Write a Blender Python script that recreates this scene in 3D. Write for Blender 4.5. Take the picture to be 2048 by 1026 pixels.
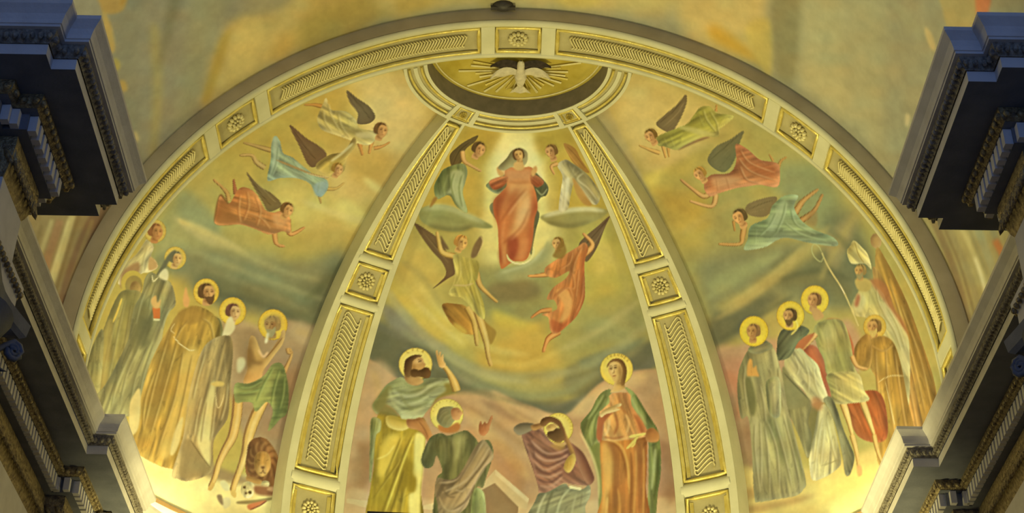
import bpy, math, random
import numpy as np
from mathutils import Vector, Matrix

for o in list(bpy.data.objects):
    bpy.data.objects.remove(o)
scene = bpy.context.scene
COL = scene.collection
PI = math.pi

# ------------------------------------------------------------------ camera
PITCH, YAW, ROLL, FPX, CX = 0.5970, 0.0070, 0.0120, 3341.3, -0.1637
D, H, W, B, R, R2 = 16.2365, 9.7292, 0.7015, 0.8741, 5.0, 5.2234   # arch front, springing, soffit depth, apse depth ratio, radii
FWD = np.array([math.sin(YAW)*math.cos(PITCH), math.cos(YAW)*math.cos(PITCH), math.sin(PITCH)])
_r0 = np.array([math.cos(YAW), -math.sin(YAW), 0.0]); _u0 = np.cross(_r0, FWD)
RGT = _r0*math.cos(ROLL) + _u0*math.sin(ROLL)
UPV = -_r0*math.sin(ROLL) + _u0*math.cos(ROLL)
CAMP = np.array([CX, 0.0, 0.0])
cd = bpy.data.cameras.new('camera'); cam = bpy.data.objects.new('camera', cd); COL.objects.link(cam)
cd.sensor_width = 36.0; cd.sensor_fit = 'HORIZONTAL'; cd.lens = FPX/2048.0*36.0
cd.clip_start = 0.05; cd.clip_end = 200
m = Matrix.Identity(4)
for i in range(3):
    m[i][0] = RGT[i]; m[i][1] = UPV[i]; m[i][2] = -FWD[i]; m[i][3] = CAMP[i]
cam.matrix_world = m
scene.camera = cam
scene.view_settings.view_transform = 'Standard'
scene.view_settings.look = 'None'
scene.view_settings.gamma = 1.0
scene.view_settings.use_curve_mapping = False
scene.view_settings.exposure = 0.0

# ------------------------------------------------------------------ world: dim blue daylight entering from the far end of the nave
world = bpy.data.worlds.new('world'); scene.world = world; world.use_nodes = True
bg = world.node_tree.nodes['Background']
bg.inputs[0].default_value = (0.16, 0.30, 0.72, 1); bg.inputs[1].default_value = 0.28

# ------------------------------------------------------------------ lamps lying on the cornices (uplights)
def area(name, loc, target, sx, sy, power, col):
    ld = bpy.data.lights.new(name, 'AREA'); ld.shape = 'RECTANGLE'; ld.size = sx; ld.size_y = sy
    ld.energy = power; ld.color = col
    o = bpy.data.objects.new(name, ld); COL.objects.link(o)
    o.location = loc
    o.rotation_euler = (Vector(target)-Vector(loc)).to_track_quat('-Z', 'Y').to_euler()
    return o
def spot(name, loc, target, deg, blend, radius, power, col):
    ld = bpy.data.lights.new(name, 'SPOT'); ld.spot_size = math.radians(deg); ld.spot_blend = blend; ld.shadow_soft_size = radius; ld.energy = power; ld.color = col
    o = bpy.data.objects.new(name, ld); COL.objects.link(o); o.location = loc
    o.rotation_euler = (Vector(target)-Vector(loc)).to_track_quat('-Z', 'Y').to_euler(); return o
WARM = (1.0, 0.87, 0.37)
YC = D + W
area('nave_window_daylight', (0, 0.4, 9.2), (0, 10, 8.4), 3.0, 2.0, 75, (0.24, 0.42, 1.0))
for s in (-1, 1):
    spot('sanctuary_floodlight', (s*0.8, 17.5, 4.2), (s*0.2, 19.6, 13.0), 112, 0.25, 0.45, 1090, WARM)
    area('apse_floodlight', (s*4.42, 17.75, 8.95), (-s*1.9, 19.6, 13.0), 0.5, 0.3, 30, WARM)
    for q_ in (1.24, 1.10, 0.96):
        sn, cs = math.sin(q_), math.cos(q_)
        area('cornice_strip_light', (s*4.96*sn, YC+4.33*cs, 8.87), (s*5.28*sn, YC+4.65*cs, 9.12), 0.25, 0.06, 9, WARM)
    area('nave_floodlight', (s*4.80, 12.6, 8.95), (-s*1.5, 13.8, 15.0), 2.2, 0.3, 74, WARM)

# ------------------------------------------------------------------ helpers
def link(o, parent=None):
    COL.objects.link(o)
    if parent is not None: o.parent = parent
    return o
def thing(name, label, cat, loc=(0, 0, 0), group=None):
    o = bpy.data.objects.new(name, None); COL.objects.link(o); o.location = loc
    o.empty_display_size = 0.2
    o['label'] = label; o['category'] = cat
    if group: o['group'] = group
    return o
def tag(o, label=None, cat=None, group=None, kind=None):
    if label: o['label'] = label
    if cat: o['category'] = cat
    if group: o['group'] = group
    if kind: o['kind'] = kind
    return o
class MB:
    """collects vertices and faces in world space"""
    def __init__(s): s.v = []; s.f = []
    def add(s, v, f):
        n = len(s.v); s.v.extend([tuple(map(float, q)) for q in v]); s.f.extend([tuple(i+n for i in q) for q in f]); return s
    def grid(s, P, closed_u=False, closed_v=False):
        P = np.asarray(P, float); a, b = P.shape[:2]; f = []
        for i in range(a if closed_u else a-1):
            for j in range(b if closed_v else b-1):
                i2, j2 = (i+1) % a, (j+1) % b
                f.append((i*b+j, i2*b+j, i2*b+j2, i*b+j2))
        return s.add(P.reshape(-1, 3), f)
    def tube(s, pts, r, n=6, closed=False, cap=True, flat=None):
        pts = np.asarray(pts, float); m_ = len(pts)
        rr = np.full(m_, r) if np.isscalar(r) else np.asarray(r, float)
        if closed: t = np.roll(pts, -1, 0)-np.roll(pts, 1, 0)
        else: t = np.gradient(pts, axis=0)
        t /= np.linalg.norm(t, axis=1)[:, None]+1e-12
        ref = np.array([0.3, 0.2, 0.93]) if flat is None else np.asarray(flat, float)
        a = np.cross(t, ref); a /= np.linalg.norm(a, axis=1)[:, None]+1e-12
        b = np.cross(t, a)
        an = np.arange(n)*2*PI/n
        ring = pts[:, None]+rr[:, None, None]*(np.cos(an)[None, :, None]*a[:, None]+np.sin(an)[None, :, None]*b[:, None])
        k = len(s.v); s.grid(ring, closed_u=closed, closed_v=True)
        if cap and not closed:
            s.f.append(tuple(k+i for i in range(n))[::-1]); s.f.append(tuple(k+(m_-1)*n+i for i in range(n)))
        return s
    def box(s, c, x, y, z):
        c, x, y, z = (np.asarray(q, float) for q in (c, x, y, z))
        v = [c+i*x+j*y+k*z for k in (-1, 1) for j in (-1, 1) for i in (-1, 1)]
        return s.add(v, [(0, 2, 3, 1), (4, 5, 7, 6), (0, 1, 5, 4), (2, 6, 7, 3), (0, 4, 6, 2), (1, 3, 7, 5)])
    def ball(s, c, rx, ry, rz, fr=None, nu=8, nv=5):
        c = np.asarray(c, float); fr = np.eye(3) if fr is None else np.asarray(fr, float)
        th = np.linspace(-PI/2, PI/2, nv); ph = np.arange(nu)*2*PI/nu
        q = np.stack([rx*np.cos(th)[:, None]*np.cos(ph), ry*np.cos(th)[:, None]*np.sin(ph), rz*np.sin(th)[:, None]+0*ph], -1)
        return s.grid(c+q@fr, closed_v=True)
    def build(s, name, mat, parent=None, smooth=False, label=None, kind=None):
        me = bpy.data.meshes.new(name)
        v = np.array(s.v)
        off = np.array(parent.matrix_world.translation if parent is not None and parent.parent is None and parent.type == 'EMPTY' else (0, 0, 0))
        if parent is not None and parent.parent is None and parent.type == 'EMPTY': off = np.array(parent.location)
        me.from_pydata((v-off).tolist(), [], s.f); me.validate()
        me.materials.append(mat)
        if smooth: me.polygons.foreach_set('use_smooth', [True]*len(me.polygons))
        me.update()
        o = bpy.data.objects.new(name, me); link(o, parent)
        if label: o['label'] = label
        if kind: o['kind'] = kind
        return o
def slab(mb, f, ns, nt, h0, h1, bev=0.0):
    """raised curved slab: f(s,t,h) for s,t in 0..1, standing from h0 up to h1 with a chamfered rim"""
    e = 1e-6
    ss = np.concatenate([[0], np.linspace(0.0, 1, ns+1), [1]]); tt = np.concatenate([[0], np.linspace(0, 1, nt+1), [1]])
    P = np.zeros((len(ss), len(tt), 3))
    for i, a in enumerate(ss):
        for j, b in enumerate(tt):
            rim = i in (0, len(ss)-1) or j in (0, len(tt)-1)
            P[i, j] = f(a, b, h0 if rim else h1)
    return mb.grid(P)

# ------------------------------------------------------------------ materials
def newmat(name):
    mt = bpy.data.materials.new(name); mt.use_nodes = True
    nt = mt.node_tree; bs = nt.nodes['Principled BSDF']
    return mt, nt, bs
def mat_plain(name, c1, c2, scale=6.0, rough=0.7, metal=0.0, bump=0.0, bscale=40.0, detail=4, spec=0.3):
    mt, nt, bs = newmat(name)
    tc = nt.nodes.new('ShaderNodeNewGeometry')
    nz = nt.nodes.new('ShaderNodeTexNoise'); nz.inputs['Scale'].default_value = scale; nz.inputs['Detail'].default_value = detail
    nt.links.new(tc.outputs['Position'], nz.inputs['Vector'])
    rp = nt.nodes.new('ShaderNodeValToRGB')
    rp.color_ramp.elements[0].position = 0.32; rp.color_ramp.elements[0].color = (*c1, 1)
    rp.color_ramp.elements[1].position = 0.68; rp.color_ramp.elements[1].color = (*c2, 1)
    nt.links.new(nz.outputs['Fac'], rp.inputs['Fac']); nt.links.new(rp.outputs['Color'], bs.inputs['Base Color'])
    bs.inputs['Roughness'].default_value = rough; bs.inputs['Metallic'].default_value = metal
    bs.inputs['Specular IOR Level'].default_value = spec
    if bump:
        n2 = nt.nodes.new('ShaderNodeTexNoise'); n2.inputs['Scale'].default_value = bscale; n2.inputs['Detail'].default_value = 3
        nt.links.new(tc.outputs['Position'], n2.inputs['Vector'])
        bp = nt.nodes.new('ShaderNodeBump'); bp.inputs['Strength'].default_value = bump; bp.inputs['Distance'].default_value = 0.02
        nt.links.new(n2.outputs['Fac'], bp.inputs['Height']); nt.links.new(bp.outputs['Normal'], bs.inputs['Normal'])
    return mt
M = {}
M['cream'] = mat_plain('cream_stucco', (0.58, 0.58, 0.43), (0.66, 0.66, 0.51), 3.0, 0.75, bump=0.1)
M['panel'] = mat_plain('ochre_panel_ground', (0.40, 0.36, 0.20), (0.49, 0.45, 0.27), 4.0, 0.7, bump=0.15)
M['gold'] = mat_plain('gilding', (0.66, 0.54, 0.14), (0.80, 0.70, 0.26), 9.0, 0.36, 0.45, bump=0.25, bscale=60)
M['palegold'] = mat_plain('pale_gilding', (0.68, 0.62, 0.33), (0.80, 0.74, 0.44), 9.0, 0.45, 0.15, bump=0.2, bscale=60)
M['face'] = mat_plain('arch_face_plaster', (0.40, 0.35, 0.26), (0.48, 0.43, 0.33), 3.0, 0.85, bump=0.1)
M['stone'] = mat_plain('cornice_stone', (0.66, 0.63, 0.60), (0.76, 0.73, 0.70), 5.0, 0.7, bump=0.15)
M['soffit'] = mat_plain('shaded_cornice_stone', (0.15, 0.16, 0.19), (0.20, 0.21, 0.24), 5.0, 0.7, bump=0.1)  # shade of the undersides put into the stone colour; capitals share it
M['carved'] = mat_plain('carved_stone', (0.14, 0.12, 0.10), (0.40, 0.36, 0.28), 26.0, 0.6, bump=0.9, bscale=45)
M['giltcarve'] = mat_plain('worn_gilt_carving', (0.17, 0.13, 0.08), (0.50, 0.40, 0.20), 24.0, 0.42, 0.45, bump=0.8, bscale=50)
M['wall'] = mat_plain('nave_wall_plaster', (0.40, 0.36, 0.28), (0.47, 0.43, 0.34), 2.0, 0.85)
M['floor'] = mat_plain('stone_floor', (0.16, 0.14, 0.12), (0.24, 0.21, 0.18), 1.5, 0.5)
M['dark'] = mat_plain('dark_metal', (0.035, 0.03, 0.03), (0.06, 0.055, 0.055), 12.0, 0.5)
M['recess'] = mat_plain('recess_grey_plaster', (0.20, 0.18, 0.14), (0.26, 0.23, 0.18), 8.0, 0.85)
M['glory'] = mat_plain('gold_ground', (0.42, 0.33, 0.05), (0.60, 0.50, 0.12), 3.0, 0.5, 0.2)
M['dove'] = mat_plain('dove_stucco', (0.50, 0.46, 0.36), (0.66, 0.61, 0.48), 14.0, 0.8, bump=0.3)
M['dovedark'] = mat_plain('dove_near_black', (0.02, 0.015, 0.012), (0.05, 0.035, 0.03), 20.0, 0.8)
M['white'] = mat_plain('white_plaster', (0.72, 0.70, 0.62), (0.80, 0.78, 0.70), 4.0, 0.8)
def mat_paint(name):
    mt, nt, bs = newmat(name)
    at = nt.nodes.new('ShaderNodeAttribute'); at.attribute_name = 'paint'
    tc = nt.nodes.new('ShaderNodeNewGeometry')
    nz = nt.nodes.new('ShaderNodeTexNoise'); nz.inputs['Scale'].default_value = 5.0; nz.inputs['Detail'].default_value = 6
    nt.links.new(tc.outputs['Position'], nz.inputs['Vector'])
    rp = nt.nodes.new('ShaderNodeMapRange'); rp.inputs['From Min'].default_value = 0.3; rp.inputs['From Max'].default_value = 0.7
    rp.inputs['To Min'].default_value = 0.93; rp.inputs['To Max'].default_value = 1.07
    nt.links.new(nz.outputs['Fac'], rp.inputs['Value'])
    mx = nt.nodes.new('ShaderNodeVectorMath'); mx.operation = 'SCALE'
    nt.links.new(at.outputs['Color'], mx.inputs[0]); nt.links.new(rp.outputs['Result'], mx.inputs['Scale'])
    nt.links.new(mx.outputs['Vector'], bs.inputs['Base Color'])
    bs.inputs['Roughness'].default_value = 0.85; bs.inputs['Specular IOR Level'].default_value = 0.15
    n2 = nt.nodes.new('ShaderNodeTexNoise'); n2.inputs['Scale'].default_value = 30.0
    nt.links.new(tc.outputs['Position'], n2.inputs['Vector'])
    bp = nt.nodes.new('ShaderNodeBump'); bp.inputs['Strength'].default_value = 0.06; bp.inputs['Distance'].default_value = 0.02
    nt.links.new(n2.outputs['Fac'], bp.inputs['Height']); nt.links.new(bp.outputs['Normal'], bs.inputs['Normal'])
    return mt
M['paint'] = mat_paint('fresco_pigment')

# ------------------------------------------------------------------ shapes of the apse
C0 = np.array([0.0, D+W, H])
FH = -0.28                         # the painted plaster lies this far behind the ribs
def surf(th, ph, h=0.0):
    """apse half-dome; th = height angle (straight wall below zero), ph = azimuth, h = distance in front of the rib face"""
    if th >= 0:
        return C0+np.array([(R-h)*math.cos(th)*math.sin(ph), (B*R-h)*math.cos(th)*math.cos(ph), (R-h)*math.sin(th)])
    return C0+np.array([(R-h)*math.sin(ph), (B*R-h)*math.cos(ph), R*th])
def surf_np(th, ph, h=0.0):
    c = np.where(th >= 0, np.cos(th), 1.0); sn = np.where(th >= 0, (R-h)*np.sin(th), R*th)
    return C0+np.stack([(R-h)*c*np.sin(ph), (B*R-h)*c*np.cos(ph), sn], -1)
def arcp(a, r, y):
    """point of the front arch at angle a (radians from the crown), radius r, depth y behind its face"""
    if abs(a) <= PI/2: return np.array([r*math.sin(a), D+y, H+r*math.cos(a)])
    return np.array([math.copysign(r, a), D+y, H-r*(abs(a)-PI/2)])
def project(P):
    q = np.asarray(P, float)-CAMP; w = q@FWD
    return 1024+FPX*(q@RGT)/w, 513-FPX*(q@UPV)/w
# ================================================================== the room shell
mb = MB(); mb.box((0, 12, -1.75), (6.2, 0, 0), (0, 12, 0), (0, 0, 0.15)); tag(mb.build('floor', M['floor']), kind='structure')
for s, nm in ((-1, 'wall_left'), (1, 'wall_right')):
    mb = MB(); mb.box((s*5.55, 9.1, 3.58), (0.30, 0, 0), (0, 7.1, 0), (0, 0, 5.18)); tag(mb.build(nm, M['wall']), kind='structure')
# apse wall below the cornice, curved
mb = MB(); ph = np.linspace(-PI/2-0.02, PI/2+0.02, 49)
mb.grid(np.stack([np.stack([C0[0]+5.22*np.sin(ph), C0[1]+4.6*np.cos(ph), 0*ph+z], -1) for z in (-1.6, 9.05)]))
tag(mb.build('wall_apse', M['wall'], smooth=True), kind='structure')
# plaster shell behind the frescoes
mb = MB(); th = np.linspace(-0.16, PI/2, 33); ph = np.linspace(-PI/2-0.03, PI/2+0.03, 65)
T, Pn = np.meshgrid(th, ph, indexing='ij'); mb.grid(surf_np(T, Pn, FH-0.06))
tag(mb.build('ceiling_apse', M['white'], smooth=True), kind='structure')

# ================================================================== triumphal arch with its soffit band
arch = thing('arch', 'wide cream arch with gilded coffered soffit framing the painted half-dome', 'arch', (0, D, H))
AMAX = math.radians(101)
aa = np.linspace(-AMAX, AMAX, 161)
def arc_strip(prof, name, mat, smooth=True, a=aa):
    P = np.array([[arcp(x, r, y) for (r, y) in prof] for x in a]); b = MB(); b.grid(P); return b.build(name, mat, arch, smooth)
arc_strip([(R2+0.02, 0.0), (R+0.03, 0.0)], 'arch_face', M['face'])
arc_strip([(R+0.05, 0.05), (R+0.055, 0.40), (R+0.05, W)], 'soffit_ground', M['panel'])
roll = [(R+0.035, 0.0)]+[(R+0.02-0.035*math.sin(t), 0.055-0.055*math.cos(t)) for t in np.linspace(0.0, PI, 7)]+[(R+0.05, 0.115)]
arc_strip(roll, 'front_roll_moulding', M['cream'])
arc_strip([(R+0.05, 0.625), (R-0.004, 0.632), (R-0.012, 0.66), (R-0.004, W), (R+0.40, W)], 'rear_fillet', M['cream'])
bars = [math.radians(x) for x in (4.55, 40.5, 49.9, 86.0, 96.5)]
bars = sorted([-x for x in bars]+bars)
for x in bars:
    hw = math.radians(1.0); b = MB()
    slab(b, lambda s, t, h, x=x: arcp(x+(2*s-1)*hw*(1.0 if h > 0.01 else 1.12), R+0.05-h, 0.10+0.54*t), 3, 3, 0.0, 0.052)
    b.build('cross_bar', M['cream'], arch)
edges = [-AMAX]+bars+[AMAX]
def arc_rosette(x, parent):
    c = arcp(x, R+0.045, 0.375)
    e1 = (arcp(x+0.01, R, 0.375)-arcp(x-0.01, R, 0.375)); e1 /= np.linalg.norm(e1)
    e2 = np.array([0, 1.0, 0]); n = np.cross(e1, e2)
    if n@(C0-c) < 0: n = -n
    rosette(c, e1, e2, n, 0.155, parent)
def rosette(c, e1, e2, n, rad, parent, mat='palegold'):
    b = MB()
    for k in range(12):                                  # outer wreath of petals
        a = k*PI/6; d = math.cos(a)*e1+math.sin(a)*e2; q = np.cross(n, d)
        fr = np.array([d, q, n]); b.ball(c+d*rad*0.66+n*0.018, rad*0.24, rad*0.19, 0.032, fr, 7, 5)
    fl = b.build('rosette', M[mat], parent, True)
    b = MB()
    for k in range(8):                                   # inner whorl
        a = k*PI/4+0.3; d = math.cos(a)*e1+math.sin(a)*e2; q = np.cross(n, d)
        b.ball(c+d*rad*0.32+n*0.035, rad*0.17, rad*0.13, 0.028, np.array([d, q, n]), 6, 4)
    b.ball(c+n*0.065, rad*0.13, rad*0.13, 0.03, np.array([e1, e2, n]), 8, 5)
    o = b.build('rosette_heart', M[mat], None, True)
    o.parent = fl; o.matrix_parent_inverse = Matrix.Identity(4)
    if parent is not None:
        for v in o.data.vertices: v.co -= Vector(parent.location)
for i in range(len(edges)-1):
    a0, a1 = edges[i]+math.radians(1.35), edges[i+1]-math.radians(1.35)
    if abs(a0) > math.radians(97) or abs(a1) > math.radians(99): continue
    # gilt frame of the coffer
    n = max(4, int((a1-a0)/0.03)); b = MB()
    y0, y1 = 0.145, 0.605
    path = [arcp(a, R+0.028, y0) for a in np.linspace(a0, a1, n)]+[arcp(a1, R+0.028, y) for y in np.linspace(y0, y1, 5)[1:-1]] + \
           [arcp(a, R+0.028, y1) for a in np.linspace(a1, a0, n)]+[arcp(a0, R+0.028, y) for y in np.linspace(y1, y0, 5)[1:-1]]
    b.tube(path, 0.030, 6, closed=True); b.build('coffer_frame', M['gold'], arch, True)
    mid = 0.5*(a0+a1)
    if a1-a0 < 0.3:
        arc_rosette(mid, arch)
    else:                                                # running-scroll relief, strands too fine to single out
        ns = int((a1-a0)*R/0.044); b = MB(); sg = 1 if mid > 0 else -1
        for k in range(ns):
            ac = a0+0.035+(a1-a0-0.07)*(k+0.5)/ns
            pts = []
            for t in np.linspace(0, 1, 7):
                y = 0.26+0.235*t; lean = sg*(t-0.5)*0.020
                if t < 0.12: lean += sg*0.010
                if t > 0.88: lean -= sg*0.010
                pts.append(arcp(ac+lean, R+0.03-0.012*math.sin(PI*t), y))
            b.tube(pts, 0.0135, 4)
        tag(b.build('scroll_relief', M['palegold'], arch, True), kind='stuff')
# small dark lamp housing clipped to the crown of the arch
c = np.array([-0.205, D-0.075, 14.94])
lamp = thing('spotlight_housing', 'small dark rounded spotlight housing on the crown of the arch', 'spotlight', (-0.205, D-0.02, 14.93))
b = MB(); b.ball(c, 0.135, 0.09, 0.075, None, 14, 9); b.build('shade', M['dark'], lamp, True)
b = MB(); b.box(c+np.array([0, 0.0, -0.045]), (0.16, 0, 0), (0, 0.03, 0), (0, 0, 0.016)); b.build('bracket', M['dark'], lamp)

# ================================================================== the two ribs
PHI = lambda th: 0.472+0.0048*math.tan(max(th, 0)); PHO = lambda th: 0.659+0.006*math.tan(max(th, 0))
TO, TI = 1.2634, 1.3277
def ribf(sd):
    return lambda th, t, h: surf(th, sd*(PHI(th)+(PHO(th)-PHI(th))*t), h)
SHELL = 0.058
def build_rib(sd):
    side = 'tomb' if sd < 0 else 'orange-robed saint'
    rib = thing('rib', 'gilded scroll-carved rib between the %s fresco and the central fresco' % ('desert hermit' if sd < 0 else 'soldier saint'), 'rib',
                tuple(surf(-0.15, sd*0.565, -0.1)), 'ribs of the half-dome')
    f = ribf(sd)
    TH0 = -0.15
    b = MB(); slab(b, lambda s, t, h: f(TH0+(TO-TH0)*s, t, h), 44, 4, FH-0.02, -SHELL); b.build('rib_body', M['panel'], rib, False)
    for t0, t1 in ((0.0, 0.135), (0.865, 1.0)):
        b = MB(); slab(b, lambda s, t, h: f(TH0+(TO-TH0)*s, t0+(t1-t0)*t, h), 44, 2, -SHELL if 0 < t0 < 1 and t1 < 1 else -SHELL, 0.0); b.build('stile', M['cream'], rib)
    for tt in (-0.002, 1.002):                           # plain cream cheeks of the rib
        b = MB(); b.grid(np.array([[f(th, tt, h) for h in (FH-0.02, -0.14, 0.0)] for th in np.linspace(TH0, TO, 45)])); b.build('cheek', M['cream'], rib)
    bb = [(0.7502, 0.7794), (0.6180, 0.6480), (0.0880, 0.1280), (-0.075, -0.040)]
    for lo, hi in bb:
        b = MB()                                         # half-round bar
        th = [lo+(hi-lo)*(0.5-0.5*math.cos(q)) for q in np.linspace(0, PI, 8)]; hh = [-SHELL+0.072*math.sin(q) for q in np.linspace(0, PI, 8)]
        b.grid(np.array([[f(a, t, h) for t in np.linspace(0.10, 0.90, 7)] for a, h in zip(th, hh)])); b.build('cross_bar', M['cream'], rib, True)
    pans = [(0.7794, TO-0.012, 1), (0.648, 0.7502, 0), (0.128, 0.618, 1), (-0.040, 0.088, 0)]
    for lo, hi, scr in pans:
        lo += 0.006; hi -= 0.006; n = max(3, int((hi-lo)/0.03)); u0, u1 = 0.165, 0.835
        path = [f(a, u0, -0.03) for a in np.linspace(lo, hi, n)]+[f(hi, t, -0.03) for t in np.linspace(u0, u1, 6)[1:-1]] + \
               [f(a, u1, -0.03) for a in np.linspace(hi, lo, n)]+[f(lo, t, -0.03) for t in np.linspace(u1, u0, 6)[1:-1]]
        b = MB(); b.tube(path, 0.030, 6, closed=True); b.build('panel_frame', M['gold'], rib, True)
        for tt in (((0.20, -0.035), (0.255, -0.052)), ((0.745, -0.052), (0.80, -0.035))):
            b = MB(); b.grid(np.array([[f(a, t, h) for t, h in tt] for a in np.linspace(lo+.01, hi-.01, n)])); b.build('inner_moulding', M['gold'], rib)
        if scr:
            step = 0.0128; ns = int((hi-lo-0.036)/step)
            for k in range(ns):
                a = lo+0.022+step*(k+0.5)*(hi-lo-0.04)/(ns*step); pts = []
                # one S-shaped strand: hook, long diagonal, hook
                loc = [(-0.150, -0.005), (-0.167, 0.002), (-0.155, 0.010), (-0.120, 0.013), (-0.075, 0.009), (0.0, 0.0), (0.075, -0.011), (0.120, -0.016), (0.152, -0.014), (0.168, -0.007), (0.158, 0.001)]
                for (u, v) in loc:
                    pts.append(f(min(a-v*-1.0*1.0+0.0, hi-0.008), 0.5-(u*1.0), -0.036))
                b = MB(); b.tube(pts, 0.0118, 5, flat=None); b.build('scroll_strand', M['palegold'], rib, True)
        else:
            th = 0.5*(lo+hi)-0.0; c = f(th, 0.5, -SHELL); e1 = f(th, 0.6, -SHELL)-f(th, 0.4, -SHELL); e1 /= np.linalg.norm(e1)
            e2 = f(th+0.02, 0.5, -SHELL)-f(th-0.02, 0.5, -SHELL); e2 /= np.linalg.norm(e2); nn = np.cross(e1, e2)
            if nn@(C0-c) < 0: nn = -nn
            rosette(c, e1, e2, nn, 0.15, rib)
    return rib
for sd in (-1, 1): build_rib(sd)

# ================================================================== ring, oculus and dove
ring = thing('oculus_ring', 'moulded cream and gold ring around the dove recess at the top of the half-dome', 'ring', tuple(surf(TO, 0, 0)))
PH0 = PI/2
def ringf(s, t, h, p0=-PH0, p1=PH0, q0=TO, q1=TI): return surf(q0+(q1-q0)*t, p0+(p1-p0)*s, h)
b = MB(); slab(b, lambda s, t, h: ringf(s, t, h), 64, 3, FH-0.03, -0.03); b.build('ring_body', M['panel'], ring)
for t0, t1 in ((0.0, 0.13), (0.86, 1.0)):
    b = MB(); slab(b, lambda s, t, h: ringf(s, t0+(t1-t0)*t, h), 64, 2, -0.031, 0.012); b.build('ring_fillet', M['cream'], ring)
for t in (0.24, 0.76):
    b = MB(); b.tube([ringf(s, t, -0.02) for s in np.linspace(0.015, 0.985, 90)], 0.022, 5); b.build('ring_moulding', M['gold'], ring, True)
b = MB(); slab(b, lambda s, t, h: ringf(0.015+0.97*s, 0.42+0.16*t, h), 64, 1, -0.03, -0.01); b.build('ring_band', M['cream'], ring)
for sd in (-1, 1):
    pm = sd*0.57
    for dp in (-0.125, 0.125):
        b = MB(); slab(b, lambda s, t, h: surf(TO+(TI-TO)*t, pm+dp+(s-0.5)*0.05, h), 2, 2, -0.03, 0.016); b.build('ring_bar', M['cream'], ring)
    b = MB(); slab(b, lambda s, t, h: surf(TO+(TI-TO)*(0.14+0.72*t), pm+(s-0.5)*0.2, h), 3, 3, -0.03, -0.006); b.build('ring_block', M['panel'], ring)
    b = MB(); b.tube([surf(TO+(TI-TO)*(0.5+0.30*v), pm+0.075*u, 0.0) for u, v in ((-1, -1), (1, -1), (1, 1), (-1, 1))], 0.018, 5, closed=True); b.build('block_frame', M['gold'], ring)
    c = surf(0.5*(TO+TI), pm, -0.005); e1 = surf(0.5*(TO+TI), pm+0.02, 0)-surf(0.5*(TO+TI), pm-0.02, 0); e1 /= np.linalg.norm(e1)
    e2 = surf(1.31, pm, 0)-surf(1.28, pm, 0); e2 /= np.linalg.norm(e2); nn = np.cross(e1, e2)
    if nn@(C0-c) < 0: nn = -nn
    rosette(c, e1, e2, nn, 0.06, ring, 'gold')
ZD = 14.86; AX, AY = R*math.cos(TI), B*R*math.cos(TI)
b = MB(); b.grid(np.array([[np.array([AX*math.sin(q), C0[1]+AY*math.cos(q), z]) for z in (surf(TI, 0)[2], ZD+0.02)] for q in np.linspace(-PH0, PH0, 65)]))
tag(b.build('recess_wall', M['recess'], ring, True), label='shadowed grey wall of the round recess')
glory = thing('glory_disc', 'golden disc with radiating gilt rays in the recess behind the dove', 'ceiling disc', (0, C0[1], ZD))
b = MB(); b.grid(np.array([[np.array([AX*k*math.sin(q), C0[1]+AY*k*math.cos(q), ZD+0.02*(1-k)]) for k in (0.0, 0.35, 0.7, 0.93, 1.0)] for q in np.linspace(-PH0-.1, PH0+.1, 65)]))
b.build('disc', M['glory'], glory, True)
b = MB(); b.tube([np.array([AX*0.955*math.sin(q), C0[1]+AY*0.955*math.cos(q), ZD-0.005]) for q in np.linspace(-PH0, PH0, 70)], 0.014, 5); b.build('disc_border', M['palegold'], glory, True)
DOVE = np.array([0.045, C0[1]+0.45, ZD-0.07])
rng = random.Random(4)
for k in range(23):
    q = -1.95+3.9*(k+0.5)/23+rng.uniform(-.03, .03); l0, l1 = rng.uniform(0.16, 0.30), rng.uniform(0.50, 0.95)
    d = np.array([math.sin(q), 0.75*math.cos(q), 0]); n = np.array([d[1], -d[0], 0]); n = n/np.linalg.norm(n); l1 = min(l1, 0.62/max(0.3, math.cos(q)) if math.cos(q) > 0 else 0.55/max(0.4, -math.cos(q)))
    c = np.array([DOVE[0], DOVE[1]-0.05, ZD-0.012]); p0, p1 = c+d*l0, c+d*l1
    if p1[1] < D+W-0.02: continue
    z = np.array([0, 0, -0.016]); b = MB()
    b.add([p0-n*.007, p0+n*.007, p1-n*.019, p1+n*.019, p0+z, p1+z], [(0, 2, 5, 4), (4, 5, 3, 1), (2, 3, 5), (0, 4, 1), (0, 1, 3, 2)])
    b.build('ray', M['palegold' if k % 3 else 'gold'], glory)
dove = thing('dove', 'pale stucco dove with outspread wings and near-black wing shapes on the golden disc', 'dove', tuple(DOVE))
b = MB()
sp = [(-0.20, 0.03, 0.01), (-0.12, 0.055, 0.03), (0.0, 0.085, 0.05), (0.10, 0.075, 0.05), (0.19, 0.05, 0.04), (0.25, 0.052, 0.045), (0.31, 0.045, 0.04), (0.35, 0.012, 0.01)]
rows = []
for y, rx, rz in sp:
    rows.append([DOVE+np.array([rx*math.cos(t), -(y-0.02)+0.0, -0.02+rz*math.sin(t)]) for t in np.linspace(0, 2*PI, 11)[:-1]])
b.grid(np.array(rows), closed_v=True); body = b.build('body', M['dove'], dove, True)
b = MB(); b.grid(np.array([[DOVE+np.array([x*(0.04+0.11*t), 0.20+0.16*t, 0.0-0.012*math.cos(6*x)]) for x in np.linspace(-1, 1, 9)] for t in (0, 0.5, 1)]))
b.build('tail', M['dove'], dove, True)
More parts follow.
